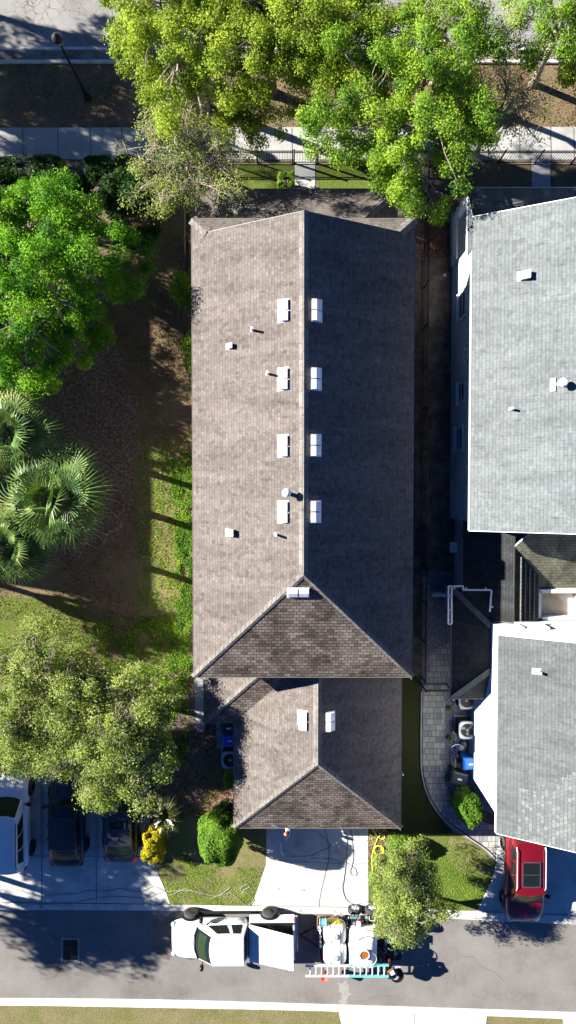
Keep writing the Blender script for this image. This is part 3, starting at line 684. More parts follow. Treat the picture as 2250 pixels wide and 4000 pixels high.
# roof furniture
def slope(x,y,side):
    if side=='W': return he+PITCH*(x-ax0)
    if side=='E': return he+PITCH*(ax1-x)
    if side=='S': return he+PITCH*(y-ay0)
    if side=='GW': return gh+PITCH*(x-gx0)
    if side=='GE': return gh+PITCH*(gx1-x)
    if side=='2W': return 6.0+PITCH*(x-7.56)
    if side=='3W': return 6.0+PITCH*(x-8.8)
def onroof(px,py,side,up=0):
    h=7
    for _ in range(12):
        p=P(px,py,h); h=slope(p.x,p.y,side)+up
    return P(px,py,h)
def hoodvent(c,side,parent,L=.82,W=.37):
    """twin peaked metal hood; ridge line runs along the slope contour"""
    mb=MB(); c=Vector(c); g=MB()
    tilt={'W':1,'GW':1,'2W':1,'3W':1,'E':-1,'GE':-1,'S':0}[side]
    def tr(a,b,z):  # a: down-slope axis, b: along contour
        if side=='S': return c+Vector((b,a,z))+Vector((0,0,PITCH*a))
        return c+Vector((a,b,z+PITCH*a*tilt))
    for b0,b1 in ((-L/2,-.015),(.015,L/2)):
        pr=[(-W/2,.0),(-W/2+.02,.13),(-.01,.21),(W/2-.02,.13),(W/2,.0)]
        r0=[tr(a,b0+(.015 if 0<i<4 else 0),z) for i,(a,z) in enumerate(pr)]; r1_=[tr(a,b1-(.015 if 0<i<4 else 0),z) for i,(a,z) in enumerate(pr)]
        mb.loft([r0,r1_])
    pl=[tr(-W/2-.03,-L/2-.03,.02),tr(W/2+.03,-L/2-.03,.02),tr(W/2+.03,L/2+.03,.02),tr(-W/2-.03,L/2+.03,.02)]
    mb.slab(pl,(0,0,-.015))
    return mb.build('roof_vent','hood',parent)
for px,py,s in ((1107,1214,'W'),(1238,1214,'E'),(1105,1481,'W'),(1236,1481,'E'),(1105,1742,'W'),(1235,1740,'E'),(1105,2000,'W'),(1234,1999,'E')):
    hoodvent(onroof(px,py,s),s,r1)
hoodvent(onroof(1165,2315,'S'),'S',r1b)
hoodvent(onroof(1182,2813,'GW'),'GW',rg); hoodvent(onroof(1291,2817,'GE'),'GE',rg)
def pipe(px,py,side,parent,h=.42,r=.05,name='vent_pipe'):
    c=onroof(px,py,side); mb=MB(); mb.lathe([(.065,-.04),(.06,.02),(r+.008,.06),(r,.09),(r,h),(r*.6,h+.001)],c,n=14); o=mb.build(name,'pvc',parent,smooth=False)
    # flashing skirt on the shingles
    g=MB(); a=.085; g.slab([c+Vector((x,y,.02+PITCH*x)) for x,y in ((-a,-a),(a,-a),(a,a),(-a,a))],(0,0,-.015)); g.build('flashing','lead',parent)
for px,py in ((985,1290),(1045,1460)): pipe(px,py,'W',r1,.5)
pipe(1078,2087,'W',r1,.46)
def boxvent(px,py,side,parent,s=.3,h=.22):
    c=onroof(px,py,side); mb=MB(); mb.lathe([(s*.75,-.12),(s*.75,h*.8),(s*.6,h*1.05),(s*.3,h*1.15),(0.0,h*1.17)],c,n=4)
    mb2=MB(); z=PITCH
    pr=[(-s/2,0),(-s/2+.02,h*.55),(-s*.1,h),(s/2,h*1.02+.05),(s/2+.02,.1)]
    r0=[c+Vector((a,-s/2,q+ z*a)) for a,q in pr]; r1_=[c+Vector((a,s/2,q+z*a)) for a,q in pr]
    mb2.loft([r0,r1_]); a=s*.5+.03
    mb2.slab([c+Vector((x,y,.02+PITCH*x)) for x,y in ((-a-.03,-a),(-a+.1,-a),(-a+.1,a),(-a-.03,a))],(0,0,-.015))
    return mb2.build('exhaust_vent','hood',parent,bevel=.01)
boxvent(898,1353,'W',r1,.2,.18); boxvent(899,2080,'W',r1,.28,.22)
def mushroom(px,py,side,parent):
    c=onroof(px,py,side,.0); mb=MB(); mb.lathe([(.2,-.15),(.16,.03),(.08,.06),(.08,.5),(.16,.5),(.17,.56),(.13,.68),(.05,.72),(0,.72)],c,n=18); return mb.build('flue_cap','hood',parent,smooth=True)
mushroom(1120,1925,'W',r1)
# ---- grey house with its lower links and garage block
B=thing('grey_roofed_house','white walled house under pale grey shingles along the right edge','house',(12,0,0))
bx0,bx1=7.56,16.8; bm_=(bx0+bx1)/2; bz=6+PITCH*(bx1-bx0)/2; bs,bn=-1.8,11.07
r2=roof([[(bx0,bs,6),(bm_,bs,bz),(bm_,bn,bz),(bx0,bn,6)],[(bx1,bs,6),(bx1,bn,6),(bm_,bn,bz),(bm_,bs,bz)]],B,'shG','capG',fmat='trimW')
roof([[(7.38,9.5,5.97),(7.55,9.75,6.0),(7.55,11.05,6.0),(7.38,11.9,5.97)]],B,'shG',None,name='eave_return',fmat='trimW')
mb=MB(); mb.prism([(8.1,bs+.25),(16.3,bs+.25),(16.3,bn-.3),(8.1,bn-.3)],0,6.1)
for y_ in (bs+.25,bn-.5): mb.slab([(8.1,y_,6.1),(16.3,y_,6.1),(bm_,y_,bz-.2)],(0,.2,0))
mb.build('wall','stucco',B)
window(B,(8.1,8.4,2.35),1.0,1.1,(-1,0,0)); window(B,(8.1,4.42,2.3),.75,1.0,(-1,0,0)); window(B,(8.1,2.27,1.95),.95,1.1,(-1,0,0))
for yy in (8.4,4.4,2.2): window(B,(8.1,yy,5.0),.9,1.1,(-1,0,0))
for i in range(3):
    mb=MB(); q=Vector((8.08,5.75+.27*i,2.9)); mb.box(q,(.1,.14,.16)); mb.box(q+Vector((-.04,0,.06)),(.12,.17,.03)); mb.build('wall_vent','trimW',B)
for xx in (10,13.5): window(B,(xx,bn-.3,4.7),1.1,1.3,(0,1,0))
# north porch: dark roof and white columns
pn=P(1832,733,3.0)
roof([[(pn.x-.1,pn.y,3.0),(18,pn.y,3.0),(18,bn-.35,4.5),(pn.x+.7,bn-.35,4.5)],[(pn.x-.1,pn.y,3.0),(pn.x+.7,bn-.35,4.5),(pn.x-.1,bn-.35,3.6)]],B,'shG2','capG',name='porch_roof',fmat='trimW')
for xx in (8.25,11.5,15): 
    mb=MB(); mb.box((xx,pn.y-.3,1.4),(.26,.26,2.8)); mb.box((xx,pn.y-.3,.15),(.36,.36,.3)); mb.box((xx,pn.y-.3,2.75),(.36,.36,.12)); mb.build('porch_column','trimW',B)
mb=MB(); mb.prism([(8.0,bn-.3),(18,bn-.3),(18,pn.y-.1),(8.0,pn.y-.1)],0,.4); mb.build('porch_floor','walk',B)
mb=MB()
for yy in np.arange(bn-.1,pn.y-.3,.14): mb.box((8.05,yy,.85),(.03,.03,.8))
mb.box((8.05,(bn+pn.y)/2-.2,1.27),(.07,pn.y-bn,.05)); mb.build('porch_railing','trimW',B)
# west link roof (ridge runs N-S) and south lean-to
lz=3.1
roof([[(8.0,-6.0,lz),(10,-6.0,lz+2*PITCH),(10,-1.55,lz+2*PITCH),(8.0,-1.55,lz)],[(10,-6.0,lz+2*PITCH),(11.35,-6.0,lz+.65*PITCH),(11.35,-3.98,lz+.65*PITCH),(10,-2.62,lz+2*PITCH)]],B,'shD','capO',name='link_roof',fmat='trimB')
roof([[(10.02,-2.62,lz+2*PITCH),(11.35,-3.98,lz+.64*PITCH),(11.35,-4.62,lz),(18,-4.62,lz),(18,-1.6,lz+3.02*PITCH),(11.02,-1.6,lz+3.02*PITCH)]],B,'shO','capO',name='lean_to_roof',fmat='trimW')
mb=MB(); mb.prism([(8.35,-6.0),(11.2,-6.0),(11.2,-1.6),(8.35,-1.6)],0,lz-.02); mb.prism([(11.2,-4.3),(17.5,-4.3),(17.5,-1.6),(11.2,-1.6)],0,lz-.02); mb.build('wall','stucco',B)
# side lean-to against the garage block
e0=P(1766,2300,2.95); e1=P(1766,2729,2.95); ex=e0.x; ez=2.95; en=e0.y; es=e1.y; rn=9.12-ex
rB=roof([[(ex,en,ez),(9.12,en-rn,ez+rn*PITCH),(9.12,es+rn,ez+rn*PITCH),(ex,es,ez)],[(ex,en,ez),(9.12,en,ez),(9.12,en-rn,ez+rn*PITCH)],[(ex,es,ez),(9.12,es+rn,ez+rn*PITCH),(9.12,es,ez)]],B,'shD',None,name='side_roof',fmat='trimB')
mb=MB(); up=Vector((0,0,.04))
for a,b in (((ex,en,ez),(9.12,en-rn,ez+rn*PITCH)),((ex,es,ez),(9.12,es+rn,ez+rn*PITCH))):
    a=Vector(a)+up;b=Vector(b)+up; mb=MB(); mb.bar(a,b,.26,.03); mb.build('ridge_cap','shG2',rB,uv='r')
mb=MB(); mb.prism([(ex+.3,en-.3),(9.12,en-.3),(9.12,-6.2),(ex+.3,-6.2)],0,ez); mb.build('wall','stucco',B)
# garage block
cx0,cx1,cn,cs=8.8,16.6,-6.2,-14.62; cm=(cx0+cx1)/2; cz=6+PITCH*(cm-cx0)
cq=-11.9
r3=roof([[(cx0,cs,6),(cm,cs,cz),(cm,cn,cz),(cx0,cn,6)],[(cx1,cs,6),(cx1,cn,6),(cm,cn,cz),(cm,cs,cz)]],B,'shG2','capG',fmat='trimW')
mb=MB()
z_=lambda x:6+PITCH*(x-cx0)+.006
pts=[(9.35,cs+.01),(cm,cs+.01),(cm,-10.6),(11.6,-10.9),(11.3,-11.4),(10.7,-11.6),(10.4,-12.1),(9.75,-12.4),(9.35,-12.9)]
# repaired area follows the shingle grid in steps
rnd=random.Random(8); st=[(9.5,cs+.01),(cm-.02,cs+.01),(cm-.02,-10.2)]
for k in range(24):
    f=k/24; x=cm-.05-(cm-9.6)*f; y=-10.2-2.7*f+rnd.uniform(-.3,.3)
    x=round(x/.16)*.16; y=round(y/.16)*.16; st+=[(st[-1][0],y),(x,y)] if abs(y-st[-1][1])>.01 and abs(x-st[-1][0])>.01 else []
mb.poly([(x,y,z_(x)) for x,y in st]); mb.build('repaired_shingles','shN',r3,uv='r')
mb=MB(); mb.prism([(9.12,cs+.3),(16.2,cs+.3),(16.2,cn-.0+.12),(9.12,cn+.12)],0,6.12)
for y_ in (cs+.3,cn-.08): mb.slab([(9.12,y_,6.12),(16.2,y_,6.12),(cm,y_,cz-.2)],(0,.2,0))
mb.build('wall','stucco',B)
window(B,(10.6,cn+.12,4.9),.9,.7,(0,1,0)); window(B,(12.6,cs+.3,4.8),1.2,1.2,(0,-1,0))
mb=MB()
for i in range(4): mb.box((12.4,cs+.285,.3+.56*i),(4.6,.05,.53))
mb.build('garage_door','trimW',B)
c=onroof(2101,2623,'3W'); mb=MB(); mb.lathe([(.12,-.1),(.08,.1),(.06,.12),(.06,.34),(.0,.35)],c,n=14); mb.slab([c+Vector((x,y,.02+PITCH*x)) for x,y in ((-.2,-.12),(.1,-.12),(.1,.12),(-.2,.12))],(0,0,-.015)); mb.build('vent_pipe','pvc',r3)
boxvent(2045,1078,'2W',r2,.32,.24)
pipe(1994,1598,'2W',r2,.34,.05)
c=onroof(2185,1500,'2W'); mb=MB(); mb.lathe([(.1,-.1),(.08,.35),(.17,.36),(.18,.42),(.12,.54),(0,.57)],c,n=18); mb.box(c+Vector((-.22,-.02,-.08)),(.2,.5,.05),ry=-.5); mb.build('flue_cap','hood',r2)
# roof deck behind the olive slope
mb=MB(); mb.prism([(11.4,-6.05),(17.5,-6.05),(17.5,-4.64),(11.4,-4.64)],2.4,2.72); mb.build('deck_floor','deck',B)
mb=MB()
for a,b in (((11.5,-6.0),(11.5,-4.75)),((11.5,-4.75),(17.5,-4.75)),((13.35,-6.0),(13.35,-4.8))): mb.bar((a[0],a[1],2.95),(b[0],b[1],2.95),.16,.55)
mb.bar((11.6,-5.98,3.0),(17.5,-5.98,3.0),.12,.62)
mb.build('parapet','trimW',B)
mb=MB()
for i in range(5):
    xx=11.3-.24*(5-i)+.0
for i,xx in enumerate((10.35,10.6,10.85,11.1)):
    z=lz+2*PITCH-PITCH*(xx-10)+.03; y0=-2.75-(xx-10)
    mb.bar((xx,-5.98,z),(xx,y0,z),.05,.05)
mb.build('slope_stripe','capO',B,uv='r')  # raised pale stripes along the east slope of the link roof
# white trim rail over the side roof
rl=MB(); zr=3.28
def rail(a,b,w=.07): 
    z=zr if max(a[0],b[0])<1812 else zr+.65
    p=P(a[0],a[1],z);q=P(b[0],b[1],z); rl.bar(p,q,w,w)
for a,b in (((1751,2290),(1751,2437)),((1751,2290),(1809,2289)),((1751,2437),(1764,2437)),((1764,2296),(1764,2437)),((1809,2289),(1809,2304)),((1809,2304),(1918,2305)),((1920,2305),(1913,2390)),((1751,2326),(1764,2326)),((1751,2382),(1764,2382)),((1775,2290),(1775,2300)),((1821,2295),(1821,2304)),((1897,2296),(1897,2304)),((1917,2371),(1926,2371))): rail(a,b)
rl.build('railing','trimW',B)
mb=MB(); p=P(1684,2322,.4);q=P(1752,2322,.4); mb.bar((p.x,p.y,.4),(q.x,q.y,.4),.14,.75); mb.build('side_screen','trimW',B)
mb=MB(); mb.box((7.98,-2.9,1.4),(.35,.5,.2)); mb.build('wall_box','trimW',B,bevel=.02)
mb=MB(); mb.tube([(8.06,-7.5-.8,4.3),(8.9,-8.6,3.6),(9.08,-8.9,2.6)],.02,6); 
mb=MB(); mb.tube([P(1866,2772,2.0)+Vector((0,0,0)),Vector((9.08,-10.2,2.9))],.018,6); mb.build('wall_cable','lead',B)
# ---- neighbour beyond the left edge: its shade falls on the side yard
N=thing('neighbour_house','grey roofed two storey house beyond the left edge of the side yard','house',(-23,8,0))
nx0,nx1,ns,nn=-27.4,-18.6,-.8,15; nm=(nx0+nx1)/2; nz=6+.567*(nx1-nx0)/2
roof([[(nx0,ns,6),(nm,ns,nz),(nm,nn,nz),(nx0,nn,6)],[(nx1,ns,6),(nx1,nn,6),(nm,nn,nz),(nm,ns,nz)]],N,'shG','capG')
mb=MB(); mb.prism([(nx0+.5,ns+.3),(nx1-.5,ns+.3),(nx1-.5,nn-.3),(nx0+.5,nn-.3)],0,6.1)
for y_ in (ns+.3,nn-.5): mb.slab([(nx0+.5,y_,6.1),(nx1-.5,y_,6.1),(nm,y_,nz-.2)],(0,.2,0))
mb.build('wall','beige',N)
for yy in (3,8,12):
    for z in (1.7,4.6): window(N,(nx1-.5,yy,z),1,1.3,(1,0,0))
# ================================================================== VEHICLES
def wheel(parent,x,y,r,w,side,rim='rimS',spokes=6):
    """wheel centred at x,y; side +1 faces +y"""
    mb=MB(); hw=w/2
    mb.lathe([(r*.62,-hw),(r*.9,-hw),(r,-hw*.7),(r,hw*.7),(r*.9,hw),(r*.62,hw),(r*.62,-hw)],(x,y,r),'Y',26)
    o=mb.build('wheel','rubber',parent,smooth=True)
    g=MB(); s=side; f=y+s*hw*.75
    g.lathe([(r*.64,-hw*.6),(r*.64,hw*.8 if s>0 else -hw*.8),(r*.57,hw*.8 if s>0 else -hw*.8),(r*.56,hw*.2*s)] if s>0 else [(r*.64,hw*.6),(r*.64,-hw*.8),(r*.57,-hw*.8),(r*.56,-hw*.2)],(x,y,r),'Y',26)
    for k in range(spokes):
        t=2*math.pi*k/spokes+.3
        g.bar((x,f,r),(x+math.cos(t)*r*.6,f+s*.005,r+math.sin(t)*r*.6),.05*r/.33,.03)
    g.lathe([(0,-.02),(r*.14,-.02),(r*.14,.03),(0,.03)],(x,f,r),'Y',12)
    g.build('rim',rim,o)
    return o
def car(name,label,loc,rz,L,W,H,paint,kind='sedan',belt=.92,group=None,mid=None):
    """x forward, y left, z up; origin on the ground under the middle"""
    root=thing(name,label,'car',(0,0,0),group); root['rooted0']=1
    a=L/2; hw=W/2
    suv=kind=='suv'
    if suv: st=[(-a,.74,.5,.95,.99),(-a+.1,.88,.36,1.0,1.03),(-a+.55,.97,.27,1.05,1.08),(-a+1.3,1,.25,1.05,1.1),(0,1,.25,1.05,1.1),(a-1.6,1,.25,1.04,1.1),(a-.75,.98,.26,1.0,1.06),(a-.3,.9,.3,.9,.96),(a-.06,.76,.36,.78,.84),(a,.68,.45,.62,.66)]
    else: st=[(-a,.72,.42,.78,.84),(-a+.1,.84,.34,.9,.98),(-a+.5,.94,.26,.95,1.02),(-a+1.2,1,.22,.93,1.0),(0,1,.2,.9,.98),(a-1.5,1,.2,.88,.97),(a-.8,.97,.22,.8,.9),(a-.35,.88,.26,.7,.79),(a-.08,.76,.3,.6,.66),(a,.68,.38,.52,.56)]
    rings=[]
    for x,w,zb,zt,zc in st:
        h=hw*w; zm=zb+(zt-zb)*.55
        half=[(h*.82,zb),(h*.96,zb+.1),(h,zm),(h*.985,zt-.1),(h*.9,zt-.015),(h*.6,zt+(zc-zt)*.7)]
        pts=[(x,0,zb)]+[(x,y,z) for y,z in half]+[(x,0,zc)]+[(x,-y,z) for y,z in half[::-1]]
        rings.append(pts)
    mb=MB(); mb.loft(rings); body=mb.build('body',paint,root,smooth=True,sub=1)
    # hood creases
    mb=MB()
    for s in (-1,1): mb.tube([(a-1.35,s*hw*.5,(1.105 if suv else .975)-.035),(a-.5,s*hw*.42,(1.0 if suv else .845))],.012,4)
    mb.build('hood_crease',paint,body)
    # cabin
    if suv: xa,xf,xr,xc=a-1.3,a-2.05,-a+.45,-a+.12; zb_=1.04
    else: xa,xf,xr,xc=a-1.3,a-2.1,-a+1.25,-a+.52; zb_=.93
    wb,wr=hw*.92,hw*.76; 
    if suv: wr=hw*.76
    BF=[Vector((xa,wb*.86,zb_)),Vector((xa,-wb*.86,zb_))]; BR=[Vector((xc,wb*.88,zb_)),Vector((xc,-wb*.88,zb_))]
    RF=[Vector((xf,wr*.92,H-.06)),Vector((xf,-wr*.92,H-.06))]; RR=[Vector((xr,wr*.9,H-.08)),Vector((xr,-wr*.9,H-.08))]
    ws=[BF[0],BF[1],RF[1],RF[0]]; rwq=[BR[1],BR[0],RR[0],RR[1]]
    xm=(xf+xr)/2; 
    sl_=[BR[0],BF[0],RF[0],RR[0]]; sr_=[BF[1],BR[1],RR[1],RF[1]]
    rf=[RR[0],RF[0],RF[1],RR[1]]
    def bow(v):
        x,y,z=v; k=max(0,1-(y/wb)**2)
        if x>xm: x+=(.2*k)*min(1,(x-xm)/(xf-xm))
        else: x-=(.13*k)*min(1,(xm-x)/(xm-xr))
        return (x,y,z)
    root_b=bow
    mb=MB()
    mb.patch(ws,0,1,0,1,0,8,3,.05); mb.patch(rwq,0,1,0,1,0,8,3,.04); mb.patch(sl_,0,1,0,1,0,4,3,.07); mb.patch(sr_,0,1,0,1,0,4,3,.07)
    mb.patch(rf[::-1] if True else rf,0,1,0,1,0,8,8,.07); mb.warp(bow)
    cab=mb.build('cabin',paint,root,smooth=True)
    g=MB(); g.patch(ws,.05,.95,.04,.94,.012,8,4,.05); g.warp(bow); g.build('windshield','glassG' if suv else 'glass',root,smooth=True)
    g=MB(); g.patch(rwq,.07,.93,.12,.9,.012,8,4,.04); g.warp(bow); g.build('rear_window','glassG',root,smooth=True)
    cuts=[(.14,.36),(.385,.62),(.645,.86)] if suv else [(.2,.44),(.47,.8)]
    for q,mir in ((sl_,False),(sr_,True)):
        for u0,u1 in cuts:
            if mir: u0,u1=1-u1,1-u0
            g=MB(); g.patch(q,u0,u1,.1,.86,.014,3,2,.07); g.build('side_window','glass',root,smooth=True)
    # lamps, mirrors, bumpers, wheels
    for s in (-1,1):
        g=MB(); g.sup((a-.2,s*hw*.66,.74 if suv else .6),(.17,.16,.09),3,3,14,8,rz=-s*.5); g.build('headlight','lens',root,smooth=True)
        g=MB(); g.sup((-a+.19,s*hw*.76,.86 if suv else .78),(.16,.14,.1),3,3,14,8,rz=s*.6); g.build('taillight','red',root,smooth=True)
        g=MB(); g.sup((xa-.18,s*(hw+.1),zb_+.05),(.1,.13,.09),3,3,12,8); g.bar((xa-.2,s*hw*.86,zb_),(xa-.18,s*(hw+.05),zb_+.03),.05,.04); g.build('mirror','black' if paint!='cred' or s>0 else paint,root,smooth=True)
        for x in (a-.95,-a+.95):
            g=MB(); rr=.35 if suv else .32
            g.lathe([(rr+.07,-.02),(rr+.07,.012),(0,.012)] if s>0 else [(rr+.07,.02),(rr+.07,-.012),(0,-.012)],(x,s*hw*.985,rr+.02),'Y',24); g.build('wheel_arch','black',root)
            wheel(root,x,s*(hw-.06),rr,.24,s,'rimS' if kind!='x' else 'rimD')
        for x in (xf-.25,xm-.35):
            g=MB(); g.bar((x,s*(hw+.0),.84),(x-.2,s*(hw+.0),.84),.03,.03); g.build('door_handle',paint,root)
    g=MB(); g.box((-a-.0,0,.6),(.03,.5,.14)); g.build('number_plate','white',root)
    g=MB(); g.bar((a-.03,-hw*.4,.45),(a-.03,hw*.4,.45),.05,.14); g.build('grille','black',root)
    for s in (-.3,.3): pass
    g=MB(); g.tube([(xa+.02,-.45,zb_+.06),(xa+.05,.1,zb_+.05)],.012,4); g.tube([(xa+.02,.05,zb_+.06),(xa-.02,.55,zb_+.07)],.012,4); g.build('wiper','black',root)
    root['dims']=0; del root['dims']
    root.location=loc; root.rotation_euler=(0,0,rz)
    info=dict(xf=xf,xr=xr,wr=wr,H=H,a=a,hw=hw,xa=xa,zb=zb_)
    return root,info
def rails(root,i,mat,w=.05):
    for s in (-1,1):
        mb=MB(); mb.tube([(i['xf']-.1,s*i['wr']*.93,i['H']-.06),(i['xf']-.25,s*i['wr']*.93,i['H']+.04),(i['xr']+.25,s*i['wr']*.93,i['H']+.03),(i['xr']+.1,s*i['wr']*.93,i['H']-.07)],w/2,6); mb.build('roof_rail',mat,root)
def sunroof(root,x0,x1,w,z,frame='trimW',split=True):
    mb=MB(); mb.slab([(x0,-w,z),(x1,-w,z),(x1,w,z),(x0,w,z)],(0,0,.02)); mb.build('sunroof','glass',root,bevel=.01)
    mb=MB()
    for a,b in (((x0,-w),(x1,-w)),((x1,-w),(x1,w)),((x1,w),(x0,w)),((x0,w),(x0,-w))): mb.bar((a[0],a[1],z+.02),(b[0],b[1],z+.02),.035,.012)
    if split: mb.bar(((x0+x1)/2,-w,z+.026),((x0+x1)/2,w,z+.026),.02,.01)
    mb.build('sunroof_frame','chrome' if frame=='c' else 'rimD',root)
c,i=car('parked_suv','white sport utility vehicle with black roof rail at the left edge of the bays','suv',0,4.75,1.95,1.72,'cwhite','suv') if False else (None,None)
def place(px,py,h): p=P(px,py,h); return p
# white suv, nose up the picture
fy=P(100,3012,.7).y; ry=P(60,3408,1.0).y; xr_=P(112,3290,.9).x
c,i=car('parked_suv','white sport utility vehicle in the leftmost bay, cut by the picture edge',(xr_-.98,(fy+ry)/2,.03),R(90),fy-ry,1.96,1.78,'cwhite','suv')
rails(c,i,'black',.05)
c['category']='suv'
# black sedan
ry=P(240,3383,.7).y
c,i=car('parked_sedan','dark charcoal sedan in the middle bay, partly under the olive tree',(-11.02,ry+2.32,.03),R(90),4.64,1.82,1.45,'cdark','sedan')
# slate sedan with sunroof
ry=P(455,3364,.7).y
c,i=car('parked_sedan','slate grey sedan with a sunroof, nearest the yellow bush',(-8.32,ry+2.36,.03),R(90),4.72,1.82,1.46,'cgrey','sedan')
sunroof(c,i['xf']-.65,i['xf']-.2,.38,i['H']-.005,'k',False)
mb=MB(); mb.sup((i['xr']+.25,0,i['H']-.03),(.09,.03,.07),2,2,10,6); mb.build('antenna_fin','cgrey',c,smooth=True)
# red suv, nose down the picture
fy=P(2100,3592,.6).y
c,i=car('parked_suv','red sport utility vehicle with dark glass roof beside the grey roofed house',(11.78,fy+2.4,.03),R(-90),4.8,1.96,1.76,'cred','suv')
c['category']='suv'
rails(c,i,'alu',.05); sunroof(c,i['xf']-1.5,i['xf']-.3,.42,i['H']+.0,'c')
# ---------------------------------------------------------------- pickup
fr=P(673,3680,.6).x; tl=P(1152,3600,.8).x
PL=tl-fr; pcx=(fr+tl)/2; pyN=P(750,3568,.4).y; pcy=pyN-.98
pk=thing('pickup_truck','white extended cab pickup with its bed cover raised, parked along the kerb','pickup',(0,0,0)); pk['rooted0']=1
a=PL/2; hw=.97
st=[(-a,.93,.6,1.12,1.12),(-a+.06,.97,.5,1.14,1.14),(-a+1.0,1,.5,1.14,1.14),(0,1,.45,1.13,1.14),(a-1.75,1,.45,1.12,1.2),(a-1.1,.99,.45,1.1,1.19),(a-.5,.96,.46,1.05,1.13),(a-.2,.88,.48,.98,1.04),(a-.04,.76,.5,.86,.9),(a,.66,.55,.75,.8)]
# body in two pieces: cab front and bed
def ring(x,w,zb,zt,zc,h0=hw):
    h=h0*w; zm=zb+(zt-zb)*.5; half=[(h*.85,zb),(h*.97,zb+.1),(h,zm),(h*.985,zt-.12),(h*.93,zt-.01),(h*.6,zt+(zc-zt)*.7)]
    return [(x,0,zb)]+[(x,y,z) for y,z in half]+[(x,0,zc)]+[(x,-y,z) for y,z in half[::-1]]
xb=tl-fr-2.33; xb=-a+2.27
mb=MB(); mb.loft([ring(*s_) for s_ in [(xb+.04,1,.5,1.13,1.13),(xb+.3,1,.48,1.13,1.14)]+st[4:]]); pb_=mb.build('body','cwhite',pk,smooth=True,sub=1)
# bed: four walls round an open floor
mb=MB()
mb.box(((-a+xb)/2,hw-.06,.8),(xb+a,.12,.68)); mb.box(((-a+xb)/2,-hw+.06,.8),(xb+a,.12,.68)); mb.box((xb-.04,0,.85),(.08,hw*2-.24,.58)); mb.box((-a+.05,0,.82),(.08,hw*2-.24,.62))
bed=mb.build('bed','cwhite',pk,bevel=.03)
mb=MB(); mb.box(((-a+xb)/2,0,.56),(xb+a-.2,hw*2-.26,.06)); mb.build('bed_liner','black',bed)
mb=MB()
for s in (-1,1): mb.box(((-a+xb)/2,s*(hw-.07),1.15),(xb+a-.1,.1,.03))
mb.build('bed_rail_cap','black',bed)
# raised cover hinged behind the cab
q=[Vector((xb-.02,-.93,1.2)),Vector((xb-.02,.93,1.2)),Vector((-a+.06,.87,2.02)),Vector((-a+.06,-.87,2.02))]
mb=MB(); n=(q[1]-q[0]).cross(q[3]-q[0]).normalized()
mb.slab(q,n*.07 if n.z>0 else -n*.07); mb.build('bed_cover','cwhite',pk,bevel=.03)
mb=MB()
for s in (-1,1): mb.tube([(xb-.9,s*.82,1.1),(-a+.75,s*.8,1.72)],.015,6)
mb.build('cover_strut','black',pk)
# cab
xa=P(772,3680,1.2).x-pcx; xf=P(836,3680,1.85).x-pcx; xr=P(951,3720,1.85).x-pcx
# local x is mirrored when the truck is turned round
xa,xf,xr=-xa,-xf,-xr; xc=xb+.08
H=1.9; zb_=1.12; wb,wr=.9,.74
BF=[Vector((xa,wb*.92,zb_)),Vector((xa,-wb*.92,zb_))]; BR=[Vector((xc,wb,zb_)),Vector((xc,-wb,zb_))]; RF=[Vector((xf,wr,H-.06)),Vector((xf,-wr,H-.06))]; RR=[Vector((xr,wr,H-.05)),Vector((xr,-wr,H-.05))]
ws=[BF[0],BF[1],RF[1],RF[0]]; rwq=[BR[1],BR[0],RR[0],RR[1]]; sl_=[BR[0],BF[0],RF[0],RR[0]]; sr_=[BF[1],BR[1],RR[1],RF[1]]
mb=MB(); mb.patch(ws,0,1,0,1,0,8,3,.05); mb.patch(rwq,0,1,0,1,0,8,3,.02); mb.patch(sl_,0,1,0,1,0,4,3,.05); mb.patch(sr_,0,1,0,1,0,4,3,.05); mb.patch([RR[1],RF[1],RF[0],RR[0]],0,1,0,1,0,8,8,.06)
def bowp(v):
    x,y,z=v; k=max(0,1-(y/.9)**2)
    if x>xf-.6: x+=.2*k*min(1,(x-xf+.6)/.6)
    return (x,y,z)
mb.warp(bowp); mb.build('cab','cwhite',pk,smooth=True)
g=MB(); g.patch(ws,.04,.96,.02,.95,.012,8,4,.05).warp(bowp); g.build('windshield','glass',pk,smooth=True)
g=MB(); g.patch(ws,.1,.9,.3,.75,.018,8,4,.05).warp(bowp); g.build('dash_reflection','glassG',pk,smooth=True)
g=MB(); g.tube([(xa+.0,-.8,zb_+.09),(xa+.12,-.4,zb_+.1),(xa+.14,0,zb_+.11),(xa+.12,.4,zb_+.1),(xa+.0,.8,zb_+.09)],.035,6); g.build('cowl','black',pk)
g=MB(); g.patch(rwq,.1,.9,.2,.85,.012,8,4,.02); g.build('rear_window','glass',pk,smooth=True)
for qq,m_ in ((sl_,0),(sr_,1)):
    for u0,u1 in ((.1,.33),(.43,.82)):
        if m_: u0,u1=1-u1,1-u0
        g=MB(); g.patch(qq,u0,u1,.08,.84,.014,3,2,.05); g.build('side_window','glass',pk,smooth=True)
g=MB(); g.tube([(xa+.06,-.6,zb_+.1),(xa-.12,-.05,zb_+.2)],.012,4); g.build('wiper','black',pk)
g=MB(); g.tube([(xa+.06,.1,zb_+.1),(xa-.12,.65,zb_+.2)],.012,4); g.build('wiper','black',pk)
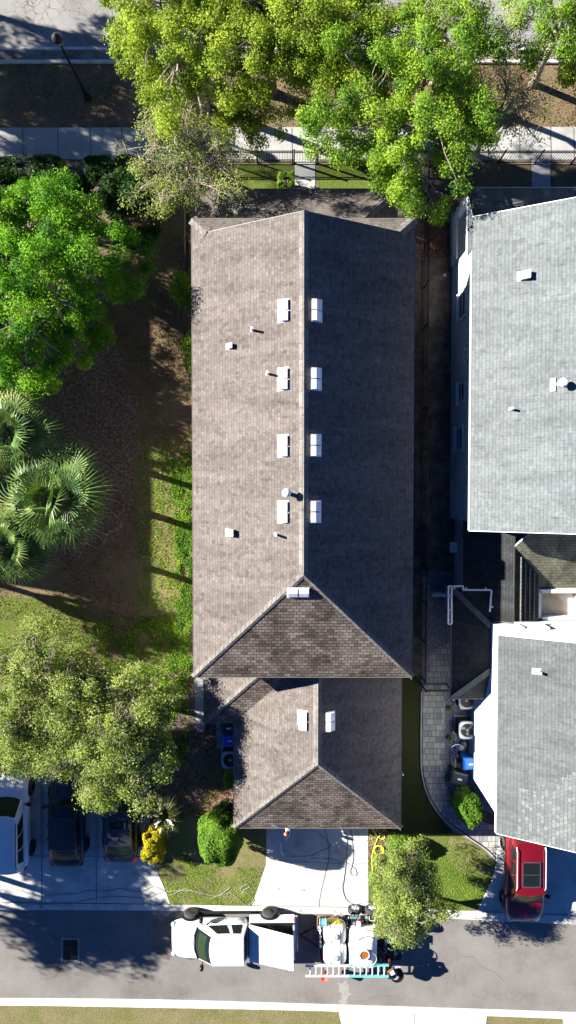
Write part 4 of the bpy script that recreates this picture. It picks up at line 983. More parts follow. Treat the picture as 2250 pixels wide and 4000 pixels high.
for s in (-1,1):
    g=MB(); g.bar((xa-.25,s*.9,1.2),(xa-.2,s*1.14,1.26),.06,.05); g.sup((xa-.2,s*1.2,1.3),(.1,.12,.17),3,3,12,8); g.build('mirror','black',pk,smooth=True)
    g=MB(); g.sup((a-.14,s*.7,.86),(.13,.16,.13),3,3,12,8,rz=-s*.5); g.build('headlight','lens',pk,smooth=True)
    g=MB(); g.box((-a+.02,s*(hw-.08),.9),(.1,.17,.36)); g.build('taillight','red',pk,bevel=.02)
    g=MB(); g.bar((xa-.0,s*(hw+.08),.42),(xb-.05,s*(hw+.08),.42),.14,.06); g.build('running_board','black',pk,bevel=.02)
    for x in (a-.98,-a+1.24):
        g=MB(); g.lathe([(.5,-.02),(.5,.015),(0,.015)] if s>0 else [(.5,.02),(.5,-.015),(0,-.015)],(x,s*hw*.99,.47),'Y',24); g.build('wheel_arch','black',pk)
        wheel(pk,x,s*(hw+.01),.41,.29,s,'rimD',10)
    for x in (-.25,.3):
        g=MB(); g.bar((x,s*(hw-.0),.93),(x+.17,s*(hw-.0),.93),.03,.03); g.build('door_handle','cwhite',pk)
g=MB(); g.box((-a-.07,0,.52),(.16,1.8,.16)); g.build('rear_bumper','chrome',pk,bevel=.03)
g=MB(); g.bar((a,-.45,.7),(a,.45,.7),.06,.22); g.build('grille','black',pk)
g=MB(); g.box((-.62,-hw+.02,1.0),(.14,.05,.12)); g.build('fuel_door','black',pk) if False else None
mb=MB()
for s in (-1,1):
    for x in (xc+.02,xa-.1,(xc+xa)/2-.1): mb.bar((x,s*(hw+.003),.62),(x,s*(hw+.003),1.05),.012,.012)
mb.build('door_seam','acd',pk)
mb=MB(); mb.tube([(xa+.12,-.84,1.185),(xa+.24,-.4,1.2),(xa+.27,0,1.205),(xa+.24,.4,1.2),(xa+.12,.84,1.185)],.009,4)
mb.build('hood_seam','acd',pk)
pk.location=(pcx,pcy,.006); pk.rotation_euler=(0,0,R(180.4))
# ---------------------------------------------------------------- trailer
tx0=P(1250,3640,.7).x; tx1=P(1565,3640,.7).x; tyN=P(1400,3585,.6).y; tyS=P(1400,3768,1.0).y
tc=Vector(((tx0+tx1)/2,(tyN+tyS)/2,0))
T=thing('tank_trailer','tandem axle trailer carrying white plastic tanks, pumps and hose reels','trailer',tc)
mb=MB()
for y in (tyN,tyS): mb.bar((tx0,y,.55),(tx1,y,.55),.08,.1)
for x in (tx0,(tx0+tx1)/2,tx1): mb.bar((x,tyN,.55),(x,tyS,.55),.08,.1)
tip=P(1170,3652,.5)
mb.bar((tx0,tyN-.35,.53),tip,.07,.08); mb.bar((tx0,tyS+.55,.53),tip,.07,.08)
mb.build('frame','black',T)
mb=MB(); mb.box((tc.x,tc.y,.61),(tx1-tx0-.1,tyN-tyS-.1,.03)); mb.build('deck','acd',T)
mb=MB(); mb.lathe([(.05,-.1),(.05,.1),(.02,.14)],tip,n=10); mb.cyl(tip+Vector((.35,-.05,-.5)),tip+Vector((.35,-.05,.35)),.03); mb.build('hitch','rimD',T)
for px in (1385,1452):
    p=P(px,3552,.34); wheel(T,p.x,p.y-.02,.345,.22,1,'white',5); wheel(T,p.x,tyS-.1,.345,.22,-1,'white',5)
mb=MB(); p=P(1418,3600,.7); mb.tube([(p.x-.85,tyN+.1,.62),(p.x-.7,tyN+.1,.78),(p.x+.7,tyN+.1,.78),(p.x+.85,tyN+.1,.62)],.03,6); mb.build('fender','rimD',T)
def tank(x0,x1,y0,y1,h,top=None,ymat=None,cap_at=None,e=4.5):
    cx,cy=(x0+x1)/2,(y0+y1)/2; mb=MB(); mb.sup((cx,cy,.63+h/2),((x1-x0)/2,abs(y1-y0)/2,h/2),e,2.6,32,16)
    o=mb.build('tank','tank',T,smooth=True)
    if cap_at:
        m=MB(); m.lathe([(.14,-.06),(.14,.03),(.11,.045),(0,.045)],cap_at,n=20); m.build('lid','acm',o)
        m=MB(); 
        for dx in (-.2,.2): 
            rr=[]
            for t in range(-7,8):
                an=t/7*1.5; yy=cy+abs(y1-y0)/2*math.copysign(abs(math.sin(an))**(2/2.6),an)*1.005; z=.63+h/2+h/2*abs(math.cos(an))**(2/2.6)*1.012; rr.append((cx+dx*(x1-x0),yy,z))
            m.tube(rr,.012,4)
        m.build('strap','acm',o)
    return o
A1=P(1263,3620,1.2);A2=P(1352,3620,1.2); y1=P(1300,3598,1.0).y; y2=P(1300,3683,1.25).y; y3=P(1300,3764,1.25).y
o=tank(A1.x,A2.x,y2,y1-.02,.95,cap_at=P(1312,3660,1.6))
mb=MB(); mb.sup(((A1.x+A2.x)/2,y1-.16,.95),((A2.x-A1.x)/2*.84,.2,.34),2.6,2.4,24,12); mb.build('tank_end','tankY',o,smooth=True)
tank(A1.x-.02,A2.x+.03,y3+.02,y2+.02,.98,cap_at=P(1313,3742,1.62))
B1=P(1362,3640,1.25);B2=P(1473,3640,1.25); yb=P(1400,3630,1.4).y
o=tank(B1.x,B2.x,tyS+.05,yb,1.08,e=7)
hc=P(1423,3729,1.78); mb=MB(); mb.lathe([(.26,-.12),(.26,.06),(.22,.07),(.22,-.0),(0,-.0)],hc,n=26); mb.build('hatch_collar','tank',o)
mb=MB(); mb.lathe([(.215,.0),(.21,.03),(0,.035)],hc,n=26); mb.build('hatch','brown',o)
mb=MB()
rr=[(B1.x+.65+.42*math.cos(t),yb-.55+.4*math.sin(t),1.735+.0*t) for t in np.linspace(-.2,2.6,14)]; mb.tube(rr,.02,6)
rr=[(B1.x+.9+.42*math.cos(t),yb-1.25+.35*math.sin(t),1.74) for t in np.linspace(-1.4,1.0,12)]; mb.tube(rr,.02,6); mb.build('tank_rib','acm',o)
# pump, engine, sign board
mb=MB(); p=P(1400,3610,.9); mb.box((p.x,p.y,.78),(.5,.4,.3)); mb.sup((p.x-.15,p.y+.1,1.0),(.16,.14,.14)); mb.cyl((p.x+.2,p.y-.1,.8),(p.x+.2,p.y-.1,1.15),.07); mb.cyl((p.x-.35,p.y,.85),(p.x+.4,p.y,.85),.05); mb.build('engine','rimD',T)
q=P(1402,3611,1.2); mb=MB(); mb.sup(q,(.12,.17,.1),4,3,16,8); mb.build('fuel_tank','tank',T,smooth=True)
q=P(1402,3593,1.2); mb=MB(); mb.sup(q,(.08,.06,.07),3,3,12,8); mb.build('fuel_cap','red',T,smooth=True)
a_=P(1348,3577,.9); b_=P(1418,3577,.9)
mb=MB(); mb.slab([(a_.x,a_.y,.82),(b_.x,a_.y,.82),(b_.x,a_.y-.16,1.0),(a_.x,a_.y-.16,1.0)],(0,.01,.02)); sb=mb.build('sign_board','black',T)
mb=MB(); gl=[]
rnd=random.Random(5); L=b_.x-a_.x
def onb(u,v): return Vector((a_.x+L*u,a_.y-.16*v+.006,.82+.18*v+.026))
for k in range(7):
    u=.3+.055*k
    mb.bar(onb(u,.25),onb(u,.75),.012,.006)
    if k%2: mb.bar(onb(u,.75),onb(u+.035,.72),.012,.006)
    else: mb.bar(onb(u,.5),onb(u+.035,.5),.012,.006); mb.bar(onb(u+.035,.25),onb(u+.035,.72),.012,.006)
ring_=[onb(.78+.065*math.cos(t)*.9,.5+.3*math.sin(t)) for t in np.linspace(0,6.283,15)]; mb.tube(ring_,.007,4); mb.bar(onb(.76,.4),onb(.8,.62),.012,.006); mb.bar(onb(.8,.4),onb(.76,.62),.012,.006)
mb.build('lettering','bh',sb)
mb=MB(); mb.poly([onb(.17,.3),onb(.17,.7),onb(.23,.5)])
for k in range(4): mb.bar(onb(.18+.2*k,.05),onb(.31+.2*k,.05),.02,.008)
mb.build('lettering','white',sb)
# reels, pipes
def reel(c,w,r,mat,axis='X',turns=9):
    mb=MB()
    for s in (-1,1): mb.lathe([(0,-.012),(r*1.15,-.012),(r*1.15,.012),(0,.012)],c+Vector((s*w/2,0,0)) if axis=='X' else c+Vector((0,s*w/2,0)),axis,20)
    o=mb.build('hose_reel','alu',T)
    m=MB()
    for k in range(turns):
        t=-w/2+w*(k+.5)/turns
        cc=c+(Vector((t,0,0)) if axis=='X' else Vector((0,t,0)))
        m.lathe([(r-w/turns*.5,-w/turns*.48),(r,-w/turns*.2),(r,w/turns*.2),(r-w/turns*.5,w/turns*.48)],cc,axis,20)
    m.build('reel_hose',mat,o,smooth=True)
reel(P(1261,3604,1.15),.3,.19,'bh','X',7)
reel(P(1522,3618,1.1),.5,.27,'teal','X',10)
mb=MB()
for pts in ([(1241,3634),(1240,3600),(1242,3582),(1256,3578)],[(1256,3578),(1285,3574),(1300,3580),(1318,3574)],[(1318,3574),(1322,3590)],[(1280,3590),(1312,3578)]):
    mb.tube(spline([P(a,b,1.15) for a,b in pts],4),.025,6)
mb.build('pipework','brass',T)
mb=MB()
for a,b in ((1247,3622),(1250,3635),(1252,3660),(1251,3680),(1252,3695)): mb.sup(P(a,b,1.15),(.07,.06,.06),2,2,10,6)
mb.tube([P(1250,3620,1.12),P(1252,3700,1.12)],.03,6); mb.cyl(P(1250,3640,.6),P(1250,3640,1.1),.03)
mb.build('manifold','alu',T)
mb=MB()
for x,y in ((1318,3566),(1312,3572),(1326,3568)): mb.sup(P(x,y,1.1),(.07,.07,.05),2,2,10,6)
mb.build('valve','alu',T)
# hoses and fittings draped between the tanks and along the near edge
rnd=random.Random(21)
for k,(pts,r,m_) in enumerate([([(1250,3700,1.0),(1247,3720,.95),(1249,3750,.8),(1258,3762,.8)],.018,'gh'),([(1357,3600,1.0),(1356,3640,1.25),(1357,3690,1.2),(1356,3750,1.1)],.02,'acd'),
  ([(1285,3600,1.3),(1292,3630,1.55),(1300,3655,1.62)],.012,'black'),([(1330,3590,1.2),(1345,3600,1.25),(1352,3620,1.2),(1360,3625,1.4)],.018,'gh'),([(1376,3600,.95),(1385,3608,1.05),(1395,3600,1.05),(1408,3622,1.0)],.02,'black'),
  ([(1430,3600,1.0),(1436,3615,1.1),(1428,3628,1.3),(1440,3640,1.65)],.018,'ch'),([(1478,3700,.9),(1490,3720,.85),(1500,3740,.85),(1492,3756,.8)],.018,'gh'),([(1476,3640,1.0),(1486,3660,.95),(1500,3662,.95)],.02,'bh'),([(1535,3700,.9),(1545,3720,.9),(1540,3745,.9)],.018,'ch')]):
    mb=MB(); mb.tube(spline([P(*p_) for p_ in pts],4),r,6); mb.build('supply_hose',m_,T,smooth=True)
for k,(x,y,z,s_,m_) in enumerate([(1378,3598,.95,(.16,.14,.2),'black'),(1432,3592,.95,(.14,.12,.16),'acm'),(1436,3618,1.0,(.1,.14,.12),'brass'),(1256,3735,.8,(.1,.3,.14),'red'),(1255,3700,.8,(.09,.2,.12),'acm'),(1370,3620,.9,(.12,.1,.14),'chrome'),(1490,3600,.9,(.2,.2,.2),'acm'),(1485,3668,.85,(.3,.22,.14),'acd'),(1505,3715,.8,(.16,.2,.12),'acm'),(1545,3728,.8,(.14,.1,.12),'alu'),(1530,3705,.8,(.12,.1,.1),'blue'),(1488,3745,.8,(.1,.16,.1),'brass'),(1512,3752,.8,(.2,.08,.08),'acm'),(1335,3581,.9,(.1,.06,.1),'chrome')]):
    p=P(x,y,z); mb=MB(); mb.box((p.x,p.y,(z+.62)/2),(s_[0],s_[1],z-.6),rz=rnd.uniform(-.5,.5)); mb.build(['fitting','battery','valve_box','regulator'][k%4],m_,T,bevel=.01)
mb=MB(); mb.box(P(1463,3600,1.0),(.02,.02,.02)); 
mb=MB(); a=P(1444,3592,1.1); 
mb.tube(spline([P(1443,3578,1.1),P(1443,3592,1.1),P(1448,3596,1.1),P(1463,3596,1.1),P(1465,3580,1.1)],4),.022,6); mb.build('guard_tube','alu',T)
mb=MB(); mb.box(P(1462,3618,1.15),(.17,.17,.14)); mb.build('control_box','white',T,bevel=.02)
mb=MB(); p=P(1521,3673,1.15); mb.box((p.x,p.y,.9),(.46,.38,.5)); bx_=mb.build('tool_box','blueL',T,bevel=.02) if False else mb.build('tool_box','acm',T,bevel=.02)
mb=MB(); mb.lathe([(.05,0),(.05,.04),(0,.04)],(p.x-.02,p.y,1.15),n=12); mb.build('latch','black',bx_)
mb=MB()
rnd=random.Random(11)
for k in range(16):
    p=P(rnd.uniform(1484,1555),rnd.uniform(3690,3755),.8); mb.box((p.x,p.y,.68+rnd.uniform(0,.12)),(rnd.uniform(.05,.3),rnd.uniform(.05,.2),rnd.uniform(.05,.2)),rz=rnd.uniform(0,3))
for k in range(4): p=P(1484+k*6,3700,.8); mb.bar((p.x,p.y,.72),(p.x,p.y-.5,.72),.03,.03)
mb.build('deck_gear','rimD',T)
q=P(1500,3640,.95); mb=MB(); mb.tube(spline([P(1474,3555,1.0),P(1474,3590,1.05),P(1478,3615,1.05),P(1490,3632,1.05),P(1502,3638,1.05)],5),.016,6); mb.build('loose_hose','white',T)
# blower assembly at the rear corner
p=P(1528,3800,1.2); mb=MB(); mb.sup(p,(.28,.27,.2),3,3,16,10); mb.tube([P(1520,3745,1.2),P(1524,3775,1.2),P(1545,3785,1.2)],.07,8); mb.build('blower','black',T,smooth=True)
p=P(1530,3797,1.5); mb=MB(); mb.box(p,(.3,.3,.08),rz=.5); mb.build('blower_cover','brass',T,bevel=.02)
mb=MB(); mb.box(p+Vector((.04,-.02,.05)),(.22,.2,.05),rz=.5); mb.build('blower_plate','alu',T,bevel=.02)
p=P(1521,3748,1.3); mb=MB(); mb.cyl(p,P(1523,3768,1.3),.05,.06); mb.build('nozzle','red',T)
p=P(1550,3808,.75); mb=MB(); mb.lathe([(.33,-.1),(.34,.1),(.3,.12),(.28,-.06),(0,-.06)],p,n=26); mb.build('round_tub','black',T)
mb=MB(); mb.sup(p+Vector((-.06,-.1,.05)),(.2,.14,.05),2,2,16,6); mb.build('tub_lid','acm',T,smooth=True)
mb=MB(); mb.box(P(1550,3776,1.25),(.4,.13,.12),rz=-.1); mb.build('muffler','alu',T,bevel=.02)
# steel posts carrying the ladders
mb=MB()
for px in (1262,1360,1500): 
    p=P(px,3775,1.5); mb.bar((p.x,p.y,.55),(p.x,p.y,1.42),.05,.05); mb.bar((p.x,p.y+.1,1.4),(p.x,p.y-.6,1.4),.05,.05)
mb.build('ladder_rack','black',T)
def ladder(name,label,x0,x1,yn,ys,z,mat,steps,rungmat,slant=0):
    t=thing(name,label,'ladder',((x0+x1)/2,(yn+ys)/2,z))
    for y,dy in ((yn,-slant),(ys,slant)):
        mb=MB(); mb.bar((x0,y,z),(x1,y+dy,z),.09,.1); mb.build('side_rail',mat,t,bevel=.008)
    for k in range(steps):
        x=x0+(x1-x0)*(k+.8)/(steps+.6); mb=MB(); f=(x-x0)/(x1-x0); mb.bar((x,yn-slant*f,z),(x,ys+slant*f,z),.06,.05); mb.build('rung',rungmat,t)
    return t
la=P(1193,3772,1.5); lb=P(1366,3772,1.5); ls=P(1193,3812,1.5)
ladder('step_ladder','white aluminium ladder lying on the trailer side, nearest the pickup',la.x,lb.x-.02,la.y,ls.y,1.5,'alu',7,'alu')
la=P(1362,3770,1.56); lb=P(1519,3770,1.56); ls=P(1362,3813,1.56)
ladder('step_ladder','teal fibreglass ladder lying on the trailer beside the black blower',la.x+.05,lb.x,la.y,ls.y,1.56,'teal',6,'alu')
mb=MB(); p=P(1268,3817,.85); mb.lathe([(.17,-.28),(.2,.1),(.21,.12),(.17,.12),(.0,.05)],p,n=20); o=mb.build('bucket','orange'); tag(o,'terracotta plastic bucket hanging below the white ladder','bucket')
# ================================================================== HOSES
def hose(name,pts,r,mat,label,z=.05,k=6,cat='hose'):
    mb=MB(); mb.tube(spline([P(a[0],a[1],a[2] if len(a)>2 else z) for a in pts],k),r,6); o=mb.build(name,mat,smooth=True); return tag(o,label,cat)
hose('garden_hose',[(-60,3528),(60,3523),(140,3520),(190,3497),(290,3492),(340,3480),(400,3482),(440,3478),(470,3470),(520,3483),(560,3478),(600,3463),(640,3480),(665,3495),(700,3482),(728,3472),(770,3486),(815,3509),(850,3500),(880,3482),(900,3465)],.014,'ch','tan hose crossing the parking bays and lawn, the upper strand')
hose('garden_hose',[(-60,3590),(60,3555),(110,3537),(180,3532),(250,3538),(320,3520),(400,3506),(480,3503),(560,3508),(620,3490),(660,3482),(740,3478),(800,3492),(850,3500),(900,3488),(930,3510),(965,3536),(990,3520),(985,3505),(960,3485),(945,3490),(955,3475),(975,3465),(965,3455),(940,3470),(950,3490)],.014,'ch','tan hose looping on the lawn beside the drive, the lower strand')
hose('thin_cord',[(484,3396),(500,3388),(520,3397),(522,3412),(530,3428),(543,3420),(540,3410),(527,3415),(530,3405)],.009,'brass','thin red brown cord curled on the parking bay concrete')
hose('pressure_hose',[(1322,3225),(1352,3260),(1356,3300),(1350,3380),(1342,3440),(1338,3470),(1350,3510),(1375,3530),(1400,3532),(1430,3522),(1460,3545,.6),(1475,3565,1.0)],.014,'gh','dark grey pressure hose running down the house drive to the trailer')
hose('pressure_hose',[(1372,3225),(1375,3280),(1380,3340),(1375,3380),(1368,3405),(1375,3418),(1388,3420),(1393,3410),(1385,3392),(1365,3378),(1340,3368),(1300,3356),(1240,3352),(1215,3352),(1240,3330),(1290,3305),(1275,3280),(1237,3250)],.011,'gh','thin grey hose with a loop in the middle of the house drive')
hose('garden_hose',[(1453,3239),(1465,3255),(1480,3270),(1490,3278),(1500,3276),(1503,3266),(1495,3260),(1485,3264),(1475,3275),(1465,3300),(1457,3325),(1453,3360),(1455,3400),(1462,3425),(1475,3450),(1500,3480)],.022,'yel','bright yellow hose coiled on the mulch beside the house drive')
mb=MB(); pts=[]
for t in np.linspace(0,2*math.pi*4.2,70):
    r=.2+.012*math.sin(t*.5)+.012*(t/6.28); c0=P(1474,3318); pts.append((c0.x+r*math.cos(t)+.02*t/6.28,c0.y+r*math.sin(t),.05+.012*t/6.28))
mb.tube(pts,.022,6); tag(mb.build('hose_coil','yel',smooth=True),'tight round coil of yellow hose on the mulch bed','hose')
# ================================================================== SMALL THINGS
def ac_unit(loc,label,size=.84,h=.85,rz=0,ring='acm'):
    t=thing('air_conditioner',label,'air conditioner',(0,0,0),'outdoor air conditioning units'); t['rooted0']=1; s=size/2
    mb=MB(); mb.prism([(-s-.08,-s-.08),(s+.08,-s-.08),(s+.08,s+.08),(-s-.08,s+.08)],0,.08); mb.build('pad','walk',t)
    mb=MB()
    for k in range(14): mb.box((0,0,.12+.05*k),(size-.05,size-.05,.02))
    mb.box((0,0,.45),(size-.09,size-.09,.72)); mb.build('grille','acd',t)
    # top panel with round opening
    mb=MB(); n=32; rr=s*.8; top=[];inn=[]
    for k in range(n):
        a=2*math.pi*k/n; cx,cy=math.cos(a),math.sin(a); e=5
        q=1/(abs(cx)**e+abs(cy)**e)**(1/e); top.append((cx*q*s,cy*q*s)); inn.append((cx*rr,cy*rr))
    vs=[(x,y,h) for x,y in top]+[(x,y,h+.015) for x,y in inn]+[(x,y,h-.14) for x,y in top]+[(x,y,h-.12) for x,y in inn]
    fs=[]
    for k in range(n):
        j=(k+1)%n; fs+=[(k,j,n+j,n+k),(2*n+k,2*n+j,j,k),(n+k,n+j,3*n+j,3*n+k)]
    mb.add(vs,fs); mb.build('top_panel',ring,t)
    mb=MB(); mb.lathe([(rr-.01,h-.2),(0,h-.2)],(0,0,0),n=24); mb.build('fan_well','acd',t)
    mb=MB()
    for k in range(3):
        a=2*math.pi*k/3+.5; pts=[]
        for r_,w_ in ((.08,.22),(rr*.9,.45)):
            pts+= [(r_*math.cos(a-w_),r_*math.sin(a-w_),h-.12),(r_*math.cos(a+w_),r_*math.sin(a+w_),h-.06)]
        mb.slab([pts[0],pts[2],pts[3],pts[1]],(0,0,.01))
    mb.lathe([(.0,h-.1),(.07,h-.1),(.07,h-.03),(0,h-.02)],(0,0,0),n=14); mb.build('fan_blade','blade',t)
    mb=MB()
    for k in range(10):
        a=2*math.pi*k/10; mb.bar((.05*math.cos(a),.05*math.sin(a),h+.005),(rr*math.cos(a),rr*math.sin(a),h+.01),.008,.008)
    for q in (.4,.7): mb.tube([(rr*q*math.cos(x),rr*q*math.sin(x),h+.008) for x in np.linspace(0,6.283,25)],.005,4,cap=False)
    mb.build('fan_guard','acd',t)
    t.location=loc; t.rotation_euler=(0,0,rz); return t
p=P(1827,2740,.9); ac_unit((p.x-.03,p.y,0),'grey air conditioner half under the dark side roof of the grey house',.8,.85,.08)
p=P(1833,2853,.9); ac_unit((p.x-.08,p.y,0),'pale square topped air conditioner between the side roof and the bicycle',.86,.9,0,'trimW')
p=P(898,2972,.9); ac_unit((p.x,p.y,0),'air conditioner under the west eave of the brown garage roof',.84,.85)
def bin_(loc,rz,label,mat,lid,h=1.05,w=.58,d=.7):
    t=thing('wheelie_bin',label,'bin',(0,0,0)); t['rooted0']=1
    mb=MB(); mb.loft([[(-w*.38,-d*.36,.06),(w*.38,-d*.36,.06),(w*.38,d*.36,.06),(-w*.38,d*.36,.06)],[(-w*.5,-d*.5,h-.06),(w*.5,-d*.5,h-.06),(w*.5,d*.5,h-.06),(-w*.5,d*.5,h-.06)]]); mb.build('tub',mat,t,bevel=.03)
    mb=MB(); mb.loft([[(-w*.54,-d*.54,h-.06),(w*.54,-d*.54,h-.06),(w*.54,d*.52,h-.06),(-w*.54,d*.52,h-.06)],[(-w*.5,-d*.48,h),(w*.5,-d*.48,h),(w*.5,d*.5,h+.02),(-w*.5,d*.5,h+.02)],[(-w*.4,-d*.36,h+.03),(w*.4,-d*.36,h+.03),(w*.4,d*.34,h+.05),(-w*.4,d*.34,h+.05)]])
    l=mb.build('lid',lid,t,bevel=.02)
    mb=MB(); mb.box((0,-.02,h+.055),(.1,.22,.006)); mb.build('sticker','white',l)
    mb=MB(); mb.tube([(-w*.4,d*.56,h-.12),(w*.4,d*.56,h-.12)],.018,8)
    for s in (-1,1): mb.lathe([(.1,-.03),(.1,.03),(0,.03)],(s*w*.42,d*.4,.1),'X',14)
    mb.build('handle','black',t)
    t.location=loc; t.rotation_euler=(0,0,rz); return t
p=P(893,2844,1.05); bin_(p*1.0-Vector((0,0,1.05-.03)),R(98),'charcoal wheelie bin on the pad beside the garage wall, above a blue bin','greyB','greyB')
p=P(897,2893,1.05); bin_(p-Vector((0,0,1.02)),R(90),'deep blue wheelie bin between the charcoal bin and the garage air conditioner','blueB','blueB')
p=P(1836,2984,1.05); bin_(p-Vector((0,0,1.05)),R(92),'light blue wheelie bin beside the white wall of the grey house','blueL','blueL')
p=P(1793,3042,.95); bin_(p-Vector((0,0,.95)),R(75),'charcoal wheelie bin between the cobbled walk and the round shrub','greyB','greyB',.98,.6,.78)
mb=MB(); mb.sup(P(1800,2918,.25),(.2,.16,.25),2.2,2.2,16,10,rz=.5); mb.sup(P(1812,2905,.2),(.14,.18,.2),2.2,2.2,14,8); tag(mb.build('plastic_bag','bag',smooth=True),'crumpled grey plastic bag between the bicycle and the light blue bin','bag')
# bicycle
bf=P(1769,2875,.3); br_=P(1768,2974,.3); bx=(bf.x+br_.x)/2+.03
bk=thing('bicycle','blue bicycle with tan tyres leaning beside the cobbled walk','bicycle',(bx,(bf.y+br_.y)/2,0))
lean=.12
def bp(y,z,dx=0): return Vector((bx+dx+lean*(z-.3),y,z))
for y in (bf.y,br_.y):
    mb=MB(); mb.tube([bp(y+.3*math.cos(t),.31+.3*math.sin(t)) for t in np.linspace(0,6.283,29)],.026,8,cap=False); wo=mb.build('wheel','yrim',bk,smooth=True)
    mb=MB()
    for k in range(12): t=k*math.pi/6; mb.bar(bp(y,.31),bp(y+.28*math.cos(t),.31+.28*math.sin(t)),.006,.006)
    mb.build('spokes','chrome',wo)
m1=(bf.y+br_.y)/2
mb=MB(); bbk=bp(m1-.06,.3); st_=bp(m1-.2,.72); hd=bp(bf.y-.22,.78); hd2=bp(bf.y-.18,.6)
for a,b in ((bbk,st_),(bbk,hd2),(st_,hd),(bbk,bp(br_.y,.31)),(st_,bp(br_.y,.31)),(hd,hd2),(hd2,bp(bf.y,.31))): mb.cyl(a,b,.02,.02,8)
mb.build('frame','blue',bk)
mb=MB(); mb.sup(bp(m1-.22,.8),(.07,.13,.035),2,2,14,8); mb.build('saddle','black',bk,smooth=True)
mb=MB(); mb.tube([hd+Vector((-.3,-.1,.16)),hd+Vector((-.1,0,.12)),hd+Vector((.1,0,.12)),hd+Vector((.28,-.1,.16))],.014,6); mb.cyl(hd,hd+Vector((0,0,.12)),.015); mb.build('handlebar','chrome',bk)
mb=MB(); mb.lathe([(.09,-.01),(.09,.01),(0,.01)],bbk+Vector((.05,0,0)),'X',16); mb.box(bbk+Vector((.12,.1,-.1)),(.09,.08,.02)); mb.box(bbk+Vector((-.12,-.1,.1)),(.09,.08,.02)); mb.build('pedals','black',bk)
# lamp post
lb_=P(344,384,0); lp=thing('street_lamp','black street lamp with a round globe head standing on the grass verge','street lamp',lb_)
x,y=lb_.x,lb_.y; h=4.55
mb=MB(); mb.lathe([(.16,0),(.16,.25),(.1,.4),(.07,.9),(.055,2.5),(.048,h-.35),(.09,h-.33),(.09,h-.25),(.06,h-.2)],(x,y,0),n=16); mb.build('pole','black',lp,smooth=False)
mb=MB(); mb.lathe([(.1,h-.22),(.2,h-.1),(.235,h+.05),(.2,h+.18),(.1,h+.25)],(x,y,0),n=20); mb.build('globe','lamp',lp,smooth=True)
mb=MB(); mb.lathe([(.245,h+.06),(.24,h+.16),(.17,h+.27),(.08,h+.33),(.03,h+.4),(0,h+.42)],(x,y,0),n=20); mb.build('cap','black',lp,smooth=True)
# storm drain
da=P(238,3661);db=P(313,3757); dc=(da+db)/2; dr=thing('storm_drain','rusty storm drain grate in a pale concrete frame in the alley','drain',dc)
mb=MB(); w_,d_=db.x-da.x,da.y-db.y
for s in (-1,1): mb.box((dc.x+s*(w_/2-.06),dc.y,.02),(.12,d_,.05)); mb.box((dc.x,dc.y+s*(d_/2-.06),.02),(w_-.24,.12,.05))
mb.build('frame','ledge',dr,bevel=.015)
mb=MB(); mb.box((dc.x,dc.y,.01),(w_-.24,d_-.24,.008)); mb.build('pit','black',dr)
mb=MB()
for k in range(17):
    y=dc.y-d_/2+.16+(d_-.32)*k/16; mb.bar((dc.x-w_/2+.12,y,.03),(dc.x+w_/2-.12,y,.03),.022,.02)
mb.bar((dc.x,dc.y-d_/2+.12,.032),(dc.x,dc.y+d_/2-.12,.032),.03,.022); mb.build('grate','iron',dr)
# ---------------------------------------------------------------- fences
def fence(a,b,label,h=1.3,gate=None,post=1.9,name='iron_fence',cat='fence'):
    a=Vector(a).to_3d();b=Vector(b).to_3d(); a.z=b.z=0; L=(b-a).length; d=(b-a)/L
    t=thing(name,label,cat,(a+b)/2)
    mb=MB()
    for z in (.12,h-.18,h-.03): mb.bar(a+Vector((0,0,z)),b+Vector((0,0,z)),.035,.035)
    mb.build('rail','black',t)
    mb=MB(); n=int(L/.125)
    for k in range(n+1): p=a+d*(L*k/n); mb.bar(p+Vector((0,0,.06)),p+Vector((0,0,h)),.016,.016)
    o=mb.build('pickets','black',t); 
    m=max(1,round(L/post))
    for k in range(m+1):
        p=a+d*(L*k/m); mb=MB(); mb.box((p.x,p.y,(h+.06)/2),(.06,.06,h+.06)); mb.lathe([(.045,h+.06),(.03,h+.1),(0,h+.11)],(p.x,p.y,0),n=4); mb.build('post','black',t)
    return t
fy=P(1143,638).y
fxl=P(735,640).x
fence((fxl,fy),(P(1143,638).x,fy),'black iron fence left of the front gate, along the footway')
fence((P(1240,638).x,fy),(P(1652,638).x,fy),'black iron fence right of the front gate, behind the tall green tree')
fence((P(1660,638).x,fy),(17.5,fy),'black iron fence in front of the grey house, along the footway')
fence((P(1149,638).x,fy),(P(1234,638).x,fy),'black iron gate across the front garden path',post=3,name='iron_gate',cat='gate')
fence((fxl,P(735,850).y),(fxl,P(735,1080).y),'black iron side fence along the west wall of the brown house')
fx=P(1652,1500).x
fence((fx,fy-.1),(fx,P(1650,1600).y),'long black iron fence between the two houses, upper run')
fence((fx,P(1650,1600).y-.1),(fx,P(1650,2640).y),'long black iron fence between the two houses, lower run')
fence((fx,P(1650,2672).y),(P(1742,2672).x,P(1650,2672).y),'small black iron gate across the cobbled walk',name='iron_gate',cat='gate',post=1.2)
# marker stub on the side lawn
p=P(1573,3025,.3); mb=MB(); mb.cyl((p.x,p.y,0),(p.x,p.y,.35),.03); mb.sup((p.x,p.y,.38),(.05,.05,.05)); tag(mb.build('cleanout_pipe','pvc'),'small white capped pipe on the shaded lawn right of the garage','pipe')
p=P(1737,1075,0); mb=MB(); mb.sup((p.x,p.y,.03),(.09,.09,.06)); tag(mb.build('valve_cap','pvc'),'round white cap on the dark strip between the houses','cap')
p=P(1420,3720)
